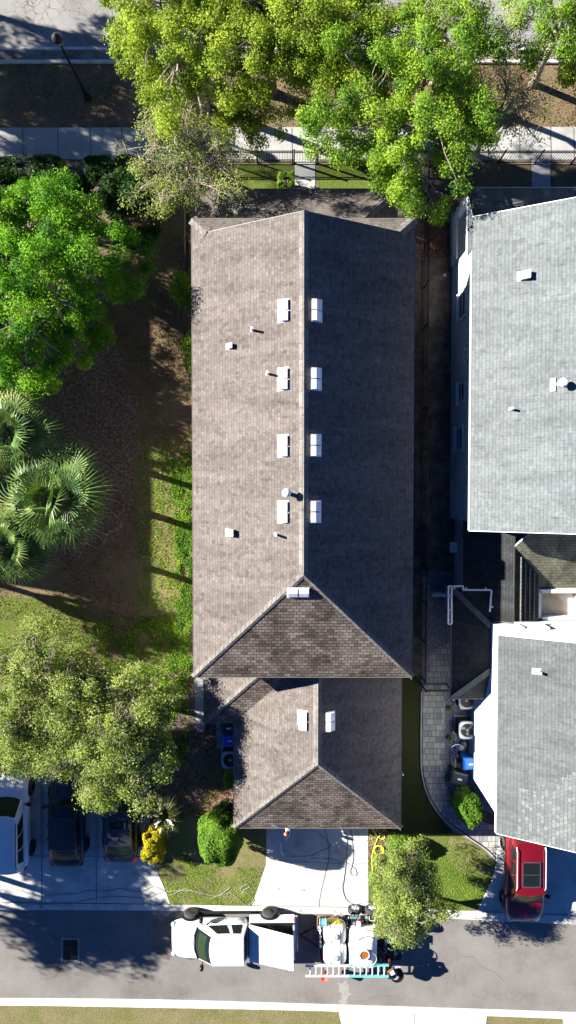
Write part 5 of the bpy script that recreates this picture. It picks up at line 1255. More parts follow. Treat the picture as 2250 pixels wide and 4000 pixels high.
# ================================================================== PERSON
hp=P(1117,3257,1.62)
px_,py_=hp.x,hp.y
pr=thing('person','person in pale long sleeves and black shorts holding a blue hose on the drive','person',(px_+.08,py_+.06,0))
def V(x,y,z): return (px_+x,py_+y,z)
verts=[V(.1,.06,.92),V(.1,.06,1.15),V(.1,.05,1.36),V(.07,.03,1.45),V(.02,0,1.55),V(0,0,1.66)]
rad=[.14,.13,.15,.06,.075,.085]
ed=[(0,1),(1,2),(2,3),(3,4),(4,5)]
def chain(start,pts,rs):
    k=start
    for p,r in zip(pts,rs): verts.append(p); rad.append(r); ed.append((k,len(verts)-1)); k=len(verts)-1
    return k
# legs
legL=chain(0,[V(.1,-.05,.85),V(.0,-.1,.48),V(.1,-.12,.08),V(-.06,-.13,.05)],[.095,.062,.045,.04])
legR=chain(0,[V(.12,.17,.85),V(.2,.22,.48),V(.27,.22,.08),V(.12,.24,.05)],[.095,.062,.045,.04])
# left arm reaches down the picture to the hose
k1=chain(2,[V(.12,-.16,1.38),V(.06,-.42,1.24),V(-.16,-.58,1.12)],[.065,.046,.032]); hl=V(-.24,-.6,1.1)
k2=chain(2,[V(.1,.22,1.38),V(.02,.42,1.2),V(-.14,.42,1.16)],[.065,.046,.032]); hr_=V(-.22,.4,1.15)
ki=chain(k1,[V(-.22,-.6,1.1)],[.036]); kj=chain(k2,[V(-.2,.41,1.15)],[.036])
def skinobj(name,verts,rad,ed,mat,parent,root=0,sub=2):
    me=bpy.data.meshes.new(name); off=parent.location if not parent.parent else parent.parent.location
    me.from_pydata([(v[0]-off[0],v[1]-off[1],v[2]-off[2]) for v in verts],ed,[]); me.materials.append(M[mat])
    o=bpy.data.objects.new(name,me); COL.objects.link(o); o.parent=parent
    s=o.modifiers.new('skin','SKIN'); 
    sv=me.skin_vertices[0].data if len(me.skin_vertices) else None
    if sv is None:
        bpy.context.view_layer.objects.active=o
        sv=me.skin_vertices[0].data if len(me.skin_vertices) else None
    if sv:
        for i,r in enumerate(rad): sv[i].radius=(r,r)
        sv[root].use_root=True
    s.use_smooth_shade=True
    m=o.modifiers.new('sub','SUBSURF'); m.levels=sub; m.render_levels=sub
    return o
# five fingers on each hand curled round the hose
def fingers(k,base,dirx):
    b=Vector(base)
    for i in range(4):
        o_=(i-1.5)*.02
        chain(k,[tuple(b+Vector((-.045,o_,.01))),tuple(b+Vector((-.075,o_,-.012-.004*i))),tuple(b+Vector((-.065,o_,-.04)))],[.011,.0095,.008])
    chain(k,[tuple(b+Vector((-.01,.035*dirx,.0))),tuple(b+Vector((-.045,.045*dirx,-.015)))],[.012,.01])
fingers(ki,V(-.22,-.6,1.1),1); fingers(kj,V(-.2,.41,1.15),-1)
def sk(name,vs,rs,es,mat,par):
    me=bpy.data.meshes.new(name); off=pr.location
    me.from_pydata([(v[0]-off[0],v[1]-off[1],v[2]-off[2]) for v in vs],es,[]); me.materials.append(M[mat])
    o=bpy.data.objects.new(name,me); COL.objects.link(o); o.parent=par
    o.modifiers.new('skin','SKIN').use_smooth_shade=True
    if not me.skin_vertices:
        bm=bmesh.new(); bm.from_mesh(me); bm.verts.layers.skin.verify(); bm.to_mesh(me); bm.free()
    sv=me.skin_vertices[0].data
    for i,r in enumerate(rs): sv[i].radius=(r,r); sv[i].use_root=(i==0)
    m=o.modifiers.new('sub','SUBSURF'); m.levels=2; m.render_levels=2
    return o
body=sk('body',verts,rad,ed,'skin',pr)
m=MB(); m.sup(V(0,0,1.66),(.095,.08,.12),2.1,2.1,18,12); m.sup(V(-.1,0,1.645),(.022,.014,.02),2,2,8,6)
for s in (-1,1): m.sup(V(.01,s*.082,1.65),(.02,.012,.03),2,2,8,6)
m.build('head','skin',pr,smooth=True)
m=MB()
for s in (-1,1): m.sup(V(-.088,s*.03,1.675),(.01,.012,.008),2,2,8,6)
m.build('eyes','black',pr,smooth=True); m=MB(); m.sup(V(-.088,0,1.6),(.01,.026,.007),2,2,8,6); m.build('mouth','cred',pr)
m=MB(); m.sup(V(.045,0,1.7),(.1,.092,.11),2,2,18,10); m.sup(V(.1,.0,1.6),(.06,.07,.11),2,2,14,8); m.build('hair','hair',pr,smooth=True)
v2=[V(.1,.06,.9),V(.1,.06,1.15),V(.1,.05,1.36),V(.08,.03,1.43),V(.12,-.17,1.37),V(.06,-.42,1.235),V(-.13,-.565,1.125),V(.1,.22,1.37),V(.02,.42,1.195),V(-.12,.42,1.16)]
sk('shirt',v2,[.165,.155,.17,.08,.085,.066,.05,.085,.066,.05],[(0,1),(1,2),(2,3),(2,4),(4,5),(5,6),(2,7),(7,8),(8,9)],'shirt',pr)
v3=[V(.1,.06,.95),V(.1,.06,.86),V(.08,-.07,.76),V(.03,-.09,.55),V(.13,.18,.76),V(.19,.21,.55)]
sk('shorts',v3,[.165,.16,.12,.1,.12,.1],[(0,1),(1,2),(2,3),(1,4),(4,5)],'shorts',pr)
for s,(x,y) in ((1,(.03,-.125)),(2,(.2,.23))):
    m=MB(); m.sup(V(x,y,.06),(.15,.055,.06),2.5,2.5,14,8); m.build('shoe','white',pr,smooth=True)
hh=V(-.26,-.6,1.095); h2=P(1078,3229,.9)
hose('blue_hose',[],0,'bh','') if False else None
mb=MB(); mb.tube(spline([P(1078,3180,.05),P(1077,3228,.35),P(1085,3262,.8),Vector(hh)+Vector((.0,.14,.02)),Vector(hh),P(1099,3320,.7),P(1102,3335,.35),P(1115,3346,.06),P(1140,3350,.05),P(1205,3344,.05),P(1250,3340,.05)],6),.016,8); tag(mb.build('blue_hose','bh',smooth=True),'pale blue hose held by the person on the drive','hose')
m=MB(); m.tube([V(-.24,.41,1.14),V(-.22,.9,1.5)],.012,6); tag(m.build('spray_wand','alu'),'thin metal wand held in the right hand of the person','wand')
# ================================================================== VEGETATION
def leafmesh(name,C,N,size,mat,parent,rng,aspect=.55,tint=None,fold=.25,sjit=.55):
    """C: leaf positions, N: leaf normals"""
    n=len(C); T=rng.normal(size=(n,3)); N=N/np.linalg.norm(N,axis=1,keepdims=True)
    T-=N*(T*N).sum(1,keepdims=True); T/=np.linalg.norm(T,axis=1,keepdims=True)+1e-9; Bv=np.cross(N,T)
    s=size*(1+sjit*rng.uniform(-1,1,(n,1)))
    V=np.empty((n,4,3)); V[:,0]=C-T*s*.5; V[:,1]=C-Bv*s*aspect*.5+N*s*fold*.25; V[:,2]=C+T*s*.5; V[:,3]=C+Bv*s*aspect*.5+N*s*fold*.25
    off=np.array(parent.location) if parent is not None else np.zeros(3)
    V=(V.reshape(-1,3)-off).astype(np.float32)
    me=bpy.data.meshes.new(name); me.vertices.add(n*4); me.vertices.foreach_set('co',V.ravel())
    me.loops.add(n*4); me.loops.foreach_set('vertex_index',np.arange(n*4,dtype=np.int32))
    me.polygons.add(n); me.polygons.foreach_set('loop_start',np.arange(0,n*4,4,dtype=np.int32)); me.polygons.foreach_set('loop_total',np.full(n,4,dtype=np.int32))
    me.update(calc_edges=True)
    a=me.attributes.new('tint','FLOAT','FACE'); t=rng.uniform(0,1,n) if tint is None else tint
    a.data.foreach_set('value',t.astype(np.float32))
    me.materials.append(M[mat]); o=bpy.data.objects.new(name,me); COL.objects.link(o)
    if parent is not None: o.parent=parent
    return o
def tree(name,label,base,cc,r,seed,leaf='lfB',nclump=90,nleaf=380,crad=.62,size=.11,bark='bark',trunk=.16,spread=.6,lower=-.35,limbs=6,twigs=0,group=None,up=1.2,cat='tree',lobes=.22,inner=.45,br=.03):
    rng=np.random.default_rng(seed); rnd=random.Random(seed)
    base=Vector(base); cc=Vector(cc); R3=Vector(r)
    t=thing(name,label,cat,(base.x,base.y,0),group)
    # clump centres through the crown volume
    ph=rng.uniform(0,6.28,6)
    cl=[]
    while len(cl)<nclump:
        d=rng.normal(size=3); d/=np.linalg.norm(d)
        if d[2]<lower: continue
        az=math.atan2(d[1],d[0]); lob=1+lobes*(math.sin(3*az+ph[0])*.5+math.sin(5*az+ph[1])*.35+math.sin(8*az+ph[2])*.3)+.1*math.sin(4*d[2]+ph[3])
        q=(inner+(1-inner)*rng.uniform(0,1)**.6)*lob
        cl.append(np.array([cc.x+d[0]*q*R3.x,cc.y+d[1]*q*R3.y,cc.z+d[2]*q*R3.z]))
    cl=np.array(cl)
    # trunk and limbs
    fork=Vector((base.x+(cc.x-base.x)*.25,base.y+(cc.y-base.y)*.25,max(.8,(cc.z-R3.z)*.8)))
    mb=MB(); mid=base.lerp(fork,.5)+Vector((rnd.uniform(-.1,.1),rnd.uniform(-.1,.1),0))
    mb.tube([base+Vector((0,0,-.05)),base+Vector((0,0,.3)),mid,fork],[trunk*1.5,trunk*1.1,trunk,trunk*.85],9)
    nodes=[]
    lb=MB()
    for k in range(limbs):
        a=2*math.pi*(k+rnd.uniform(-.3,.3))/limbs; q=rnd.uniform(.45,.8)
        e=Vector((cc.x+math.cos(a)*R3.x*spread*q,cc.y+math.sin(a)*R3.y*spread*q,cc.z+R3.z*rnd.uniform(.0,.6)))
        m1=fork.lerp(e,.35)+Vector((rnd.uniform(-.2,.2),rnd.uniform(-.2,.2),.25)); m2=fork.lerp(e,.7)+Vector((rnd.uniform(-.25,.25),rnd.uniform(-.25,.25),.25))
        pts=spline([fork,m1,m2,e],4); rr=[trunk*.65*(1-j/(len(pts)-1))+.03 for j in range(len(pts))]
        lb.tube(pts,rr,7); nodes+= [(p,rr[j]) for j,p in enumerate(pts) if j>3]
    NP=np.array([list(p) for p,_ in nodes])
    tips=[]
    for c in cl:
        j=int(np.argmin(((NP-c)**2).sum(1)+.3*rng.uniform(0,1,len(NP)))); p=nodes[j][0]; q=Vector(c)
        m=p.lerp(q,.5)+Vector((rnd.uniform(-.15,.15),rnd.uniform(-.15,.15),rnd.uniform(-.05,.2)))
        r0=min(nodes[j][1]*.6,br*1.3); L=[p,m,q]
        lb.tube(L,[r0,br*.6,.009],4,cap=False)
        for _ in range(3+twigs):
            d=Vector((rnd.gauss(0,1),rnd.gauss(0,1),rnd.gauss(.25,.6))).normalized()*crad*rnd.uniform(.6,1.25)
            s0=m.lerp(q,rnd.uniform(.3,1)); lb.tube([s0,s0+d*.5+Vector((0,0,.04)),s0+d],[.012,.008,.004],3,cap=False); tips.append(s0+d)
    tb=mb.build('trunk',bark,t,smooth=True); lb.build('limbs',bark,tb,smooth=True)
    # leaves
    k=rng.integers(nleaf//2,int(nleaf*1.5),len(cl)); idx=np.repeat(np.arange(len(cl)),k); n=len(idx)
    cr=(crad*rng.uniform(.6,1.25,len(cl)))[idx]
    D=rng.normal(size=(n,3)); D/=np.linalg.norm(D,axis=1,keepdims=True); D[:,2]*=.7
    q=rng.uniform(0,1,(n,1))**.45
    C=cl[idx]+D*q*cr[:,None]
    C+=.06*rng.normal(size=(n,3))
    N=D*.7+rng.normal(size=(n,3))*.55; N[:,2]=np.abs(N[:,2])*.6+up*.55
    hue=(rng.uniform(0,1,len(cl))[idx]*.55+rng.uniform(0,1,n)*.45)
    leafmesh('crown',C,N,size,leaf,t,rng,tint=hue)
    return t
def shrub(name,label,c,r,seed,leaf='lfS',n=5000,size=.07,cat='shrub',box=2.4,rz=0,group=None,shell=.75,stem=True,lump=.1,sq=False):
    rng=np.random.default_rng(seed); c=Vector(c)
    t=thing(name,label,cat,(c.x,c.y,0),group)
    D=rng.normal(size=(n,3)); D/=np.linalg.norm(D,axis=1,keepdims=True); D[:,2]=np.where(D[:,2]<-.3,-D[:,2],D[:,2])
    e=2/box; Q=np.sign(D)*np.abs(D)**e
    if box>2: Q/= (np.abs(Q)**box).sum(1,keepdims=True)**(1/box)
    ph=rng.uniform(0,6.28,6); l=1+lump*(np.sin(4*D[:,0]+ph[0])*np.sin(5*D[:,1]+ph[1])+np.sin(9*D[:,2]+ph[2])*np.sin(8*D[:,0]+ph[3])*.6)
    q=(shell+(1-shell)*rng.uniform(0,1,n)**.5)*l
    L=Q*q[:,None]*np.array(r); ca,sa=math.cos(rz),math.sin(rz)
    C=np.stack([L[:,0]*ca-L[:,1]*sa,L[:,0]*sa+L[:,1]*ca,L[:,2]],1)+np.array(c); C[:,2]=np.maximum(C[:,2],.03)
    N=D+rng.normal(size=(n,3))*.55; N[:,2]+=.3
    leafmesh('foliage',C,N,size,leaf,t,rng)
    if stem:
        mb=MB(); rnd=random.Random(seed)
        for k in range(6):
            a=k*1.05; e_=c+Vector((math.cos(a)*r[0]*.6,math.sin(a)*r[1]*.6,r[2]*.3)); mb.tube([(c.x,c.y,0),((c.x+e_.x)/2,(c.y+e_.y)/2,e_.z*.6),e_],[.04,.03,.012],5)
        mb.sup(c-Vector((0,0,r[2]*.1)),(r[0]*shell*.82,r[1]*shell*.82,r[2]*shell*.85),2.2,2.2,16,8,rz)
        mb.build('stems','barkD' if leaf!='lfYel' else 'barkD',t)
    return t
def cover(name,label,poly,n,seed,leaf,size=.08,h=.12,cat='ground cover',clump=0,thr=0,soft=.25):
    """low leaves scattered over an outline"""
    rng=np.random.default_rng(seed); P_=np.array([p[:2] for p in poly]); mn,mx=P_.min(0),P_.max(0)
    pts=[]; 
    def inside(X):
        r=np.zeros(len(X),bool); j=len(P_)-1
        for i in range(len(P_)):
            xi,yi=P_[i];xj,yj=P_[j]
            c=((yi>X[:,1])!=(yj>X[:,1]))&(X[:,0]<(xj-xi)*(X[:,1]-yi)/(yj-yi+1e-12)+xi); r^=c; j=i
        return r
    X=rng.uniform(mn,mx,(n*3,2)); X=X[inside(X)]
    if thr:
        v=np.array([mnoise.noise(Vector((x*clump,y*clump,seed))) for x,y in X]); X=X[v>thr+rng.uniform(-soft,soft,len(v))]
    X=X[:n]; m=len(X)
    C=np.concatenate([X,rng.uniform(.02,h,(m,1))],1); N=rng.normal(size=(m,3))*.6; N[:,2]=np.abs(N[:,2])+.6
    o=leafmesh(name,C,N,size,leaf,None,rng); return tag(o,label,cat,kind='stuff')
def C3(px,py,h): return P(px,py,h)
# --- large trees
def T_(name,label,px,py,h,r,seed,base=None,**k):
    c=P(px,py,h); b=Vector((c.x,c.y,0)) if base is None else P(base[0],base[1],0)
    return tree(name,label,b,c,r,seed,**k)
T_('broadleaf_tree','big bright green tree filling the left side beside the footway hedge',105,1110,5.6,(4.5,4.8,3.1),3,base=(360,1100),leaf='lfB',nclump=330,nleaf=520,crad=.5,size=.085,limbs=9,trunk=.24,lobes=.22)
T_('street_tree','yellow green oak at the top, nearest the street lamp',700,150,6.6,(2.9,2.7,2.0),11,base=(800,420),leaf='lfY',nclump=125,nleaf=560,crad=.5,size=.08,bark='bark',limbs=7,trunk=.2,lobes=.35,inner=.3,group='street trees along the verge')
T_('street_tree','yellow green oak with a dark leaning trunk in front of the brown house',1040,130,7.0,(2.9,2.4,2.0),12,base=(1062,365),leaf='lfY',nclump=135,nleaf=470,crad=.47,size=.08,bark='barkD',limbs=7,trunk=.24,lobes=.4,inner=.3,group='street trees along the verge')
T_('street_tree','yellow green street tree just left of the tallest green tree',1330,200,6.4,(2.5,2.7,1.8),13,base=(1330,400),leaf='lfY',nclump=140,nleaf=520,crad=.47,size=.08,limbs=6,trunk=.16,lobes=.35,inner=.35,group='street trees along the verge')
T_('street_tree','wide mid green tree hanging over the fence above the gap between houses',1580,435,6.4,(3.9,3.5,2.6),14,base=(1640,560),leaf='lfG',nclump=210,nleaf=540,crad=.5,size=.08,limbs=9,trunk=.22,lobes=.4,inner=.35,group='street trees along the verge')
T_('street_tree','green tree behind the widest one, its crown reaching the street',1700,160,6.2,(2.2,1.9,1.6),15,base=(1690,330),leaf='lfG',nclump=62,nleaf=300,crad=.45,size=.08,limbs=6,lobes=.35,inner=.35,group='street trees along the verge')
T_('street_tree','rounded yellow green tree cut by the top right corner',2140,100,6.6,(2.4,2.0,1.6),16,base=(2080,330),leaf='lfG',nclump=75,nleaf=320,crad=.47,size=.08,limbs=6,lobes=.3,inner=.4,group='street trees along the verge')
T_('street_tree','small yellow leaved branch end at the right edge above the footway',2275,300,5.0,(.9,.9,.7),17,base=(2330,330),leaf='lfY',nclump=14,nleaf=260,crad=.45,size=.11,limbs=4,trunk=.1,group='street trees along the verge')
T_('bare_tree','nearly bare grey brown twiggy tree right of the wide green tree',1960,430,4.2,(2.1,2.0,1.5),18,leaf='lfO',nclump=90,nleaf=34,crad=.6,size=.08,limbs=8,trunk=.1,twigs=5,lobes=.2,inner=.2)
T_('street_tree','low yellow green tree over the footway at the middle of the top edge',985,440,5.0,(1.7,1.3,1.1),20,base=(940,470),leaf='lfY',nclump=46,nleaf=300,crad=.42,size=.085,limbs=6,trunk=.1,lobes=.35,inner=.25,group='street trees along the verge')
T_('crepe_tree','fine leaved olive tree with bare branch tips over the fence corner of the brown house',725,620,4.4,(2.6,2.5,1.7),19,base=(760,660),leaf='lfO',nclump=150,nleaf=85,crad=.52,size=.08,limbs=9,trunk=.12,twigs=5,lobes=.25,inner=.25)
T_('crepe_tree','dry olive tree directly above the two dark sedans',435,2870,4.2,(3.0,3.0,1.7),21,base=(560,2940),leaf='lfO',nclump=290,nleaf=260,crad=.5,size=.085,limbs=10,trunk=.12,twigs=5,lobes=.3,inner=.3)
T_('crepe_tree','olive tree with pale bare tips at the left edge, over the lit grass',190,2680,4.4,(3.0,2.9,1.7),22,base=(260,2650),leaf='lfO',nclump=240,nleaf=250,crad=.5,size=.085,limbs=9,trunk=.12,twigs=5,lobes=.3,inner=.3)
T_('crepe_tree','denser olive green tree above the white sport utility vehicle',90,2900,3.9,(2.4,1.6,1.3),23,base=(170,2860),leaf='lfO',nclump=100,nleaf=300,crad=.5,size=.085,limbs=7,trunk=.1,twigs=3,lobes=.2,inner=.35)
T_('crepe_tree','slim olive tree drooping over the trailer beside the house drive',1580,3500,3.2,(1.75,2.45,1.3),24,base=(1600,3490),leaf='lfO',nclump=190,nleaf=260,crad=.42,size=.075,limbs=8,trunk=.09,twigs=4,lobes=.3,inner=.25)
# trees past the left edge whose shade reaches the bays, road and footway
OFF=[(-20.2,-3.0,6.2,(2.3,1.5,1.3),54,70,'tree beside the off-picture neighbour house, above the lit grass'),(-17.3,-13.0,5.2,(1.8,1.5,1.2),53,60,'low tree past the left edge shading the slate grey sedan'),(-22.2,-12.8,6.2,(3.0,3.0,1.6),52,160,'tree past the left edge shading the white sport utility vehicle'),(-22.5,-18.2,6.8,(2.6,2.0,1.6),41,70,'tree past the left edge shading the storm drain'),(-24.5,-15.6,7.2,(2.4,1.8,1.5),42,60,'tall tree past the left edge shading the parking bays'),
(-18.6,-18.6,5.4,(1.9,1.6,1.3),43,55,'lower tree past the left edge, nearest the bays'),(-28.5,-17.0,8.5,(2.4,2.0,1.6),46,60,'tallest tree past the left edge beside the alley'),
(-26.5,24.9,7.0,(3.3,2.0,1.8),44,75,'wide tree past the left edge, next to the street'),(-21.0,25.2,7.0,(3.0,2.3,1.8),45,75,'tree past the left edge shading the street lamp'),
(-26.0,21.6,7.0,(3.2,2.6,1.8),47,85,'broad tree past the left edge shading the footway'),(-20.2,21.4,7.0,(3.0,2.5,1.8),48,75,'tree past the left edge shading the footway hedge'),
(-17.6,14.2,5.4,(2.9,3.6,1.9),49,90,'tree past the left edge, left of the big bright green tree'),(-17.8,7.2,5.2,(2.8,3.3,1.7),50,80,'tree past the left edge, left of the fan palms')]
for x,y,h,r,sd,n_,lab in OFF:
    tree('shade_tree',lab,Vector((x,y,0)),Vector((x,y,h)),r,sd,leaf='lfG',nclump=n_,nleaf=150,crad=.62,size=.16,limbs=6,lobes=.35,inner=.2,group='trees beyond the left edge')
# --- palms
def palm(label,c,h,seed,nf=34,fl=1.5):
    rnd=random.Random(seed); rng=np.random.default_rng(seed)
    c=Vector(c); t=thing('palm_tree',label,'palm tree',(c.x,c.y,0),'fan palms in the side yard')
    mb=MB(); mb.tube([(c.x,c.y,-.05),(c.x+.05,c.y,h*.35),(c.x-.03,c.y+.04,h*.7),(c.x,c.y,h)],[.22,.16,.15,.19],10); mb.build('trunk','palmB',t,smooth=True)
    vs=[];fs=[];tint=[];pm=MB()
    top=Vector((c.x,c.y,h))
    for k in range(nf):
        az=k*2.39996+rnd.uniform(-.2,.2); el=R(74-100*(k/nf)**.8+rnd.uniform(-14,14)); dead=k>nf-4
        d=Vector((math.cos(az)*math.cos(el),math.sin(az)*math.cos(el),math.sin(el)))
        L=fl*rnd.uniform(.72,1.12)*(.8+.35*k/nf); hub=top+d*L*rnd.uniform(.5,.72)+Vector((0,0,-.12*L))
        pm.tube([top,top.lerp(hub,.5)+Vector((0,0,.1*L)),hub],[.022,.016,.012],4,cap=False)
        side=d.cross(Vector((0,0,1))).normalized() if abs(d.z)<.98 else Vector((1,0,0)); nrm=side.cross(d).normalized()
        dd=(d+Vector((rnd.uniform(-.25,.25),rnd.uniform(-.25,.25),-.25+rnd.uniform(-.3,.25)))).normalized(); nrm=(nrm+Vector((rnd.uniform(-.25,.25),rnd.uniform(-.25,.25),.1))).normalized(); side=dd.cross(nrm).normalized()*(1 if dd.cross(nrm).dot(side)>0 else -1); base_t=rnd.uniform(0,.7); nl=26
        for j in range(nl):
            u=(j+.5)/nl*2-1; an=u*R(122)
            v=(dd*math.cos(an)+side*math.sin(an)).normalized()
            ll=L*.78*(1-.35*abs(u)**2)*rnd.uniform(.88,1.08); fold=nrm*(.16*math.cos(u*1.5))
            v1=(v+fold).normalized(); mid=hub+v1*ll*.55; tip=mid+(v+Vector((0,0,-.55-.25*rnd.random()))).normalized()*ll*.45
            w=v.cross(nrm).normalized()*(.031 if not dead else .024)
            i=len(vs); vs+=[tuple(hub-w*.3),tuple(hub+w*.3),tuple(mid+w+nrm*.012),tuple(mid-w-nrm*.012),tuple(tip)]
            fs+=[(i,i+1,i+2,i+3),(i+3,i+2,i+4)]; b=min(1,base_t+rnd.uniform(0,.3)+(.25 if j%5==0 else 0)); tint+=[b,b]
    pm.build('petioles','lfP',t)
    off=t.location; me=bpy.data.meshes.new('crown'); me.from_pydata([(a-off.x,b-off.y,z-off.z) for a,b,z in vs],[],fs); a=me.attributes.new('tint','FLOAT','FACE'); a.data.foreach_set('value',np.array(tint,np.float32)); me.materials.append(M['lfP']); o=bpy.data.objects.new('crown',me); COL.objects.link(o); o.parent=t
    if seed%2:
        rn=MB()
        for k in range(7):
            a=rnd.uniform(0,6.28); e_=top+Vector((math.cos(a)*.9,math.sin(a)*.9,-.2)); rn.tube([top,top.lerp(e_,.5)+Vector((0,0,.35)),e_],[.014,.01,.005],4)
        rn.build('flower_stalks','bark',t)
    return t
palm('fan palm with the widest crown, its leaves reaching the leaf litter',P(205,1945,6.2),6.2,51,nf=46,fl=1.95)
palm('fan palm just under the big bright green tree at the left edge',P(45,1700,6.0),6.0,52,nf=36,fl=1.55)
palm('fan palm at the left edge, lowest of the palms',P(20,2130,5.6),5.6,53,nf=36,fl=1.55)
# --- shrubs
p=P(862,3262,1.6); shrub('clipped_bush','tall rounded green bush at the corner of the house drive',p,(1.08,1.2,1.65),61,'lfS',28000,.08,box=2.15,shell=.78,lump=.11)
p=P(900,3180,.9); shrub('clipped_bush','darker bush tucked against the garage corner',p,(.75,.7,1.0),62,'lfD',9000,.075)
p=P(600,3290,.75); shrub('golden_bush','bright golden yellow bush at the edge of the parking bays',p,(.55,.9,.8),63,'lfYel',9000,.075,shell=.6,lump=.2)
p=P(1560,3300,.55); shrub('clipped_bush','low rounded bush right of the yellow hose coil',p,(.62,.52,.6),64,'lfS',6500,.07,box=2.6)
p=P(1826,3146,.75); shrub('round_bush','leafy green bush between the cobbled walk and the white wall',p,(.7,1.0,.8),65,'lfS',9500,.085,rz=.5,shell=.7,lump=.12)
p=P(718,1132,1.6); shrub('side_shrub','green shrub against the west eave of the brown house',p,(.5,.8,1.3),66,'lfG',3200,.1,shell=.4,lump=.3)
p=P(752,1390,2.8); shrub('side_shrub','tall thin shrub at the west wall, below the first',p,(.35,1.0,1.9),76,'lfG',1500,.1,shell=.4,lump=.3)
p=P(896,3035,.7); shrub('side_shrub','small yellow green shrub below the garage air conditioner',p,(.28,.5,.7),67,'lfY',2200,.07,shell=.5)
p=P(1117,712,.45); shrub('hedge','small clipped bright green hedge block left of the garden path',p,(.42,.36,.5),68,'lfS',3500,.055,box=6,cat='hedge')
for k,(x0,x1,y,hh,lab) in enumerate([(-60,250,652,.8,'dark hedge along the footway, left run'),(330,560,655,.9,'dark hedge along the footway, right run beside the bare soil')]):
    a=P(x0,y,hh);b=P(x1,y,hh); shrub('hedge',lab,(a+b)/2-Vector((0,0,.3)),((b.x-a.x)/2,.55,hh*.7),70+k,'lfD',11000,.09,cat='hedge',box=4,shell=.7,lump=.12)
p=P(500,760,.8); shrub('side_shrub','dark green shrub in the bed between the bright tree and the olive tree',p,(1.3,1.1,.9),73,'lfD',12000,.09,shell=.5,lump=.25)
for k,(x,y,s) in enumerate([(1754,2768,.14),(1750,3045,.16),(1752,2880,.1)]): 
    p=P(x,y,.08); shrub('weed',['tiny weed in the gravel beside the upper air conditioner','tiny weed beside the charcoal bin and cobbled walk','tiny weed in the gravel beside the bicycle wheel'][k],p,(s,s,.14),80+k,'lfG',130,.06,stem=False,cat='weed')
# striped grass clump
p=P(652,3160,0); rnd=random.Random(4); t=thing('grass_clump','spiky striped grass clump with pale plumes above the golden bush','plant',p)
vs=[];fs=[];tn=[]
for k in range(420):
    a=rnd.uniform(0,6.28); r0=rnd.uniform(0,.25); b=Vector((p.x+math.cos(a)*r0,p.y+math.sin(a)*r0*1.8,0)); L=rnd.uniform(.7,1.35); d=Vector((math.cos(a),math.sin(a)*1.3,0))*L*rnd.uniform(.2,.75)
    m=b+d*.5+Vector((0,0,L*.8)); e=b+d+Vector((0,0,L*rnd.uniform(.35,.75))); w=Vector((-math.sin(a),math.cos(a),0))*.016
    i=len(vs); vs+=[tuple(b-w),tuple(b+w),tuple(m+w),tuple(m-w),tuple(e)]; fs+=[(i,i+1,i+2,i+3),(i+3,i+2,i+4)]; q=rnd.random(); tn+=[q,q]
me=bpy.data.meshes.new('blades'); me.from_pydata([(a-p.x,b-p.y,z) for a,b,z in vs],[],fs); a=me.attributes.new('tint','FLOAT','FACE'); a.data.foreach_set('value',np.array(tn,np.float32)); me.materials.append(M['lfPale']); o=bpy.data.objects.new('blades',me); COL.objects.link(o); o.parent=t
mb=MB()
for k in range(11):
    a=rnd.uniform(0,6.28); c0=Vector((p.x+math.cos(a)*rnd.uniform(.2,.5),p.y+math.sin(a)*rnd.uniform(.3,.85),rnd.uniform(1.1,1.4))); d=Vector((math.cos(a),math.sin(a),.5)).normalized()*.14; mb.tube([c0-d,c0,c0+d],[.01,.035,.006],6)
mb.build('plumes','bag' if False else 'trimW',t)
# --- ground cover and litter
cover('green_weeds','lush low weeds along the west wall of the brown house',wob(pp([(655,1800),(762,1770),(762,2200),(740,2660),(700,2700),(665,2600),(700,2300),(680,2000)]),.22,.3,3),24000,91,'lfS',.075,.16,clump=2.2,thr=-.08,soft=.35)
cover('sparse_weeds','thin yellow green weeds between the leaf litter and the weedy strip',wob(pp([(545,1760),(680,1760),(720,2200),(690,2700),(560,2700),(545,2300)]),.2,.3,4),7000,191,'lfG',.06,.08,clump=1.8,thr=.02,soft=.4)
cover('green_weeds_shade','patchy ivy and weeds in the shade around the olive trees',pp([(380,2420),(700,2400),(740,2760),(740,3000),(540,2960),(380,2700)]),12000,92,'lfG',.08,.15,clump=1.2,thr=-.05)
cover('bed_ivy','dark ivy covering the bed under the footway hedge',pp([(0,690),(560,690),(640,900),(560,1000),(360,900),(0,760)]),12000,93,'lfD',.1,.2,clump=.8,thr=-.1)
cover('fallen_leaves','brown fallen leaves over the side yard',pp([(-100,1180),(740,900),(745,2300),(500,2500),(-100,2400)]),26000,94,'lfF',.075,.03,cat='fallen leaves',clump=.35,thr=-.2)
cover('garden_debris','brown leaves and chips in the beds beside the garage',pp([(560,2850),(910,2830),(912,3140),(850,3190),(700,3200),(560,3150)]),6000,95,'lfF',.07,.04,cat='fallen leaves')
cover('drive_bed_mulch','reddish mulch chips in the bed beside the yellow hose',pp([(1437,3230),(1530,3240),(1620,3350),(1600,3420),(1437,3400)]),2200,96,'lfF',.06,.03,cat='mulch')
cover('verge_leaves','fallen leaves on the verge under the street trees',pp([(0,200),(2250,200),(2250,500),(0,500)]),9000,97,'lfF',.07,.03,cat='fallen leaves',clump=.6,thr=-.05)
cover('gap_leaves','orange fallen leaves on the strip between the houses',pp([(1660,830),(1790,830),(1785,1010),(1660,1010)]),2600,98,'lfF',.07,.03,cat='fallen leaves')
cover('front_tufts','green grass tufts on the front lawn',pp([(600,3230),(780,3380),(1030,3390),(985,3535),(665,3535)]),12000,99,'lfG',.04,.05,cat='grass',clump=1.1,thr=-.02,soft=.6)
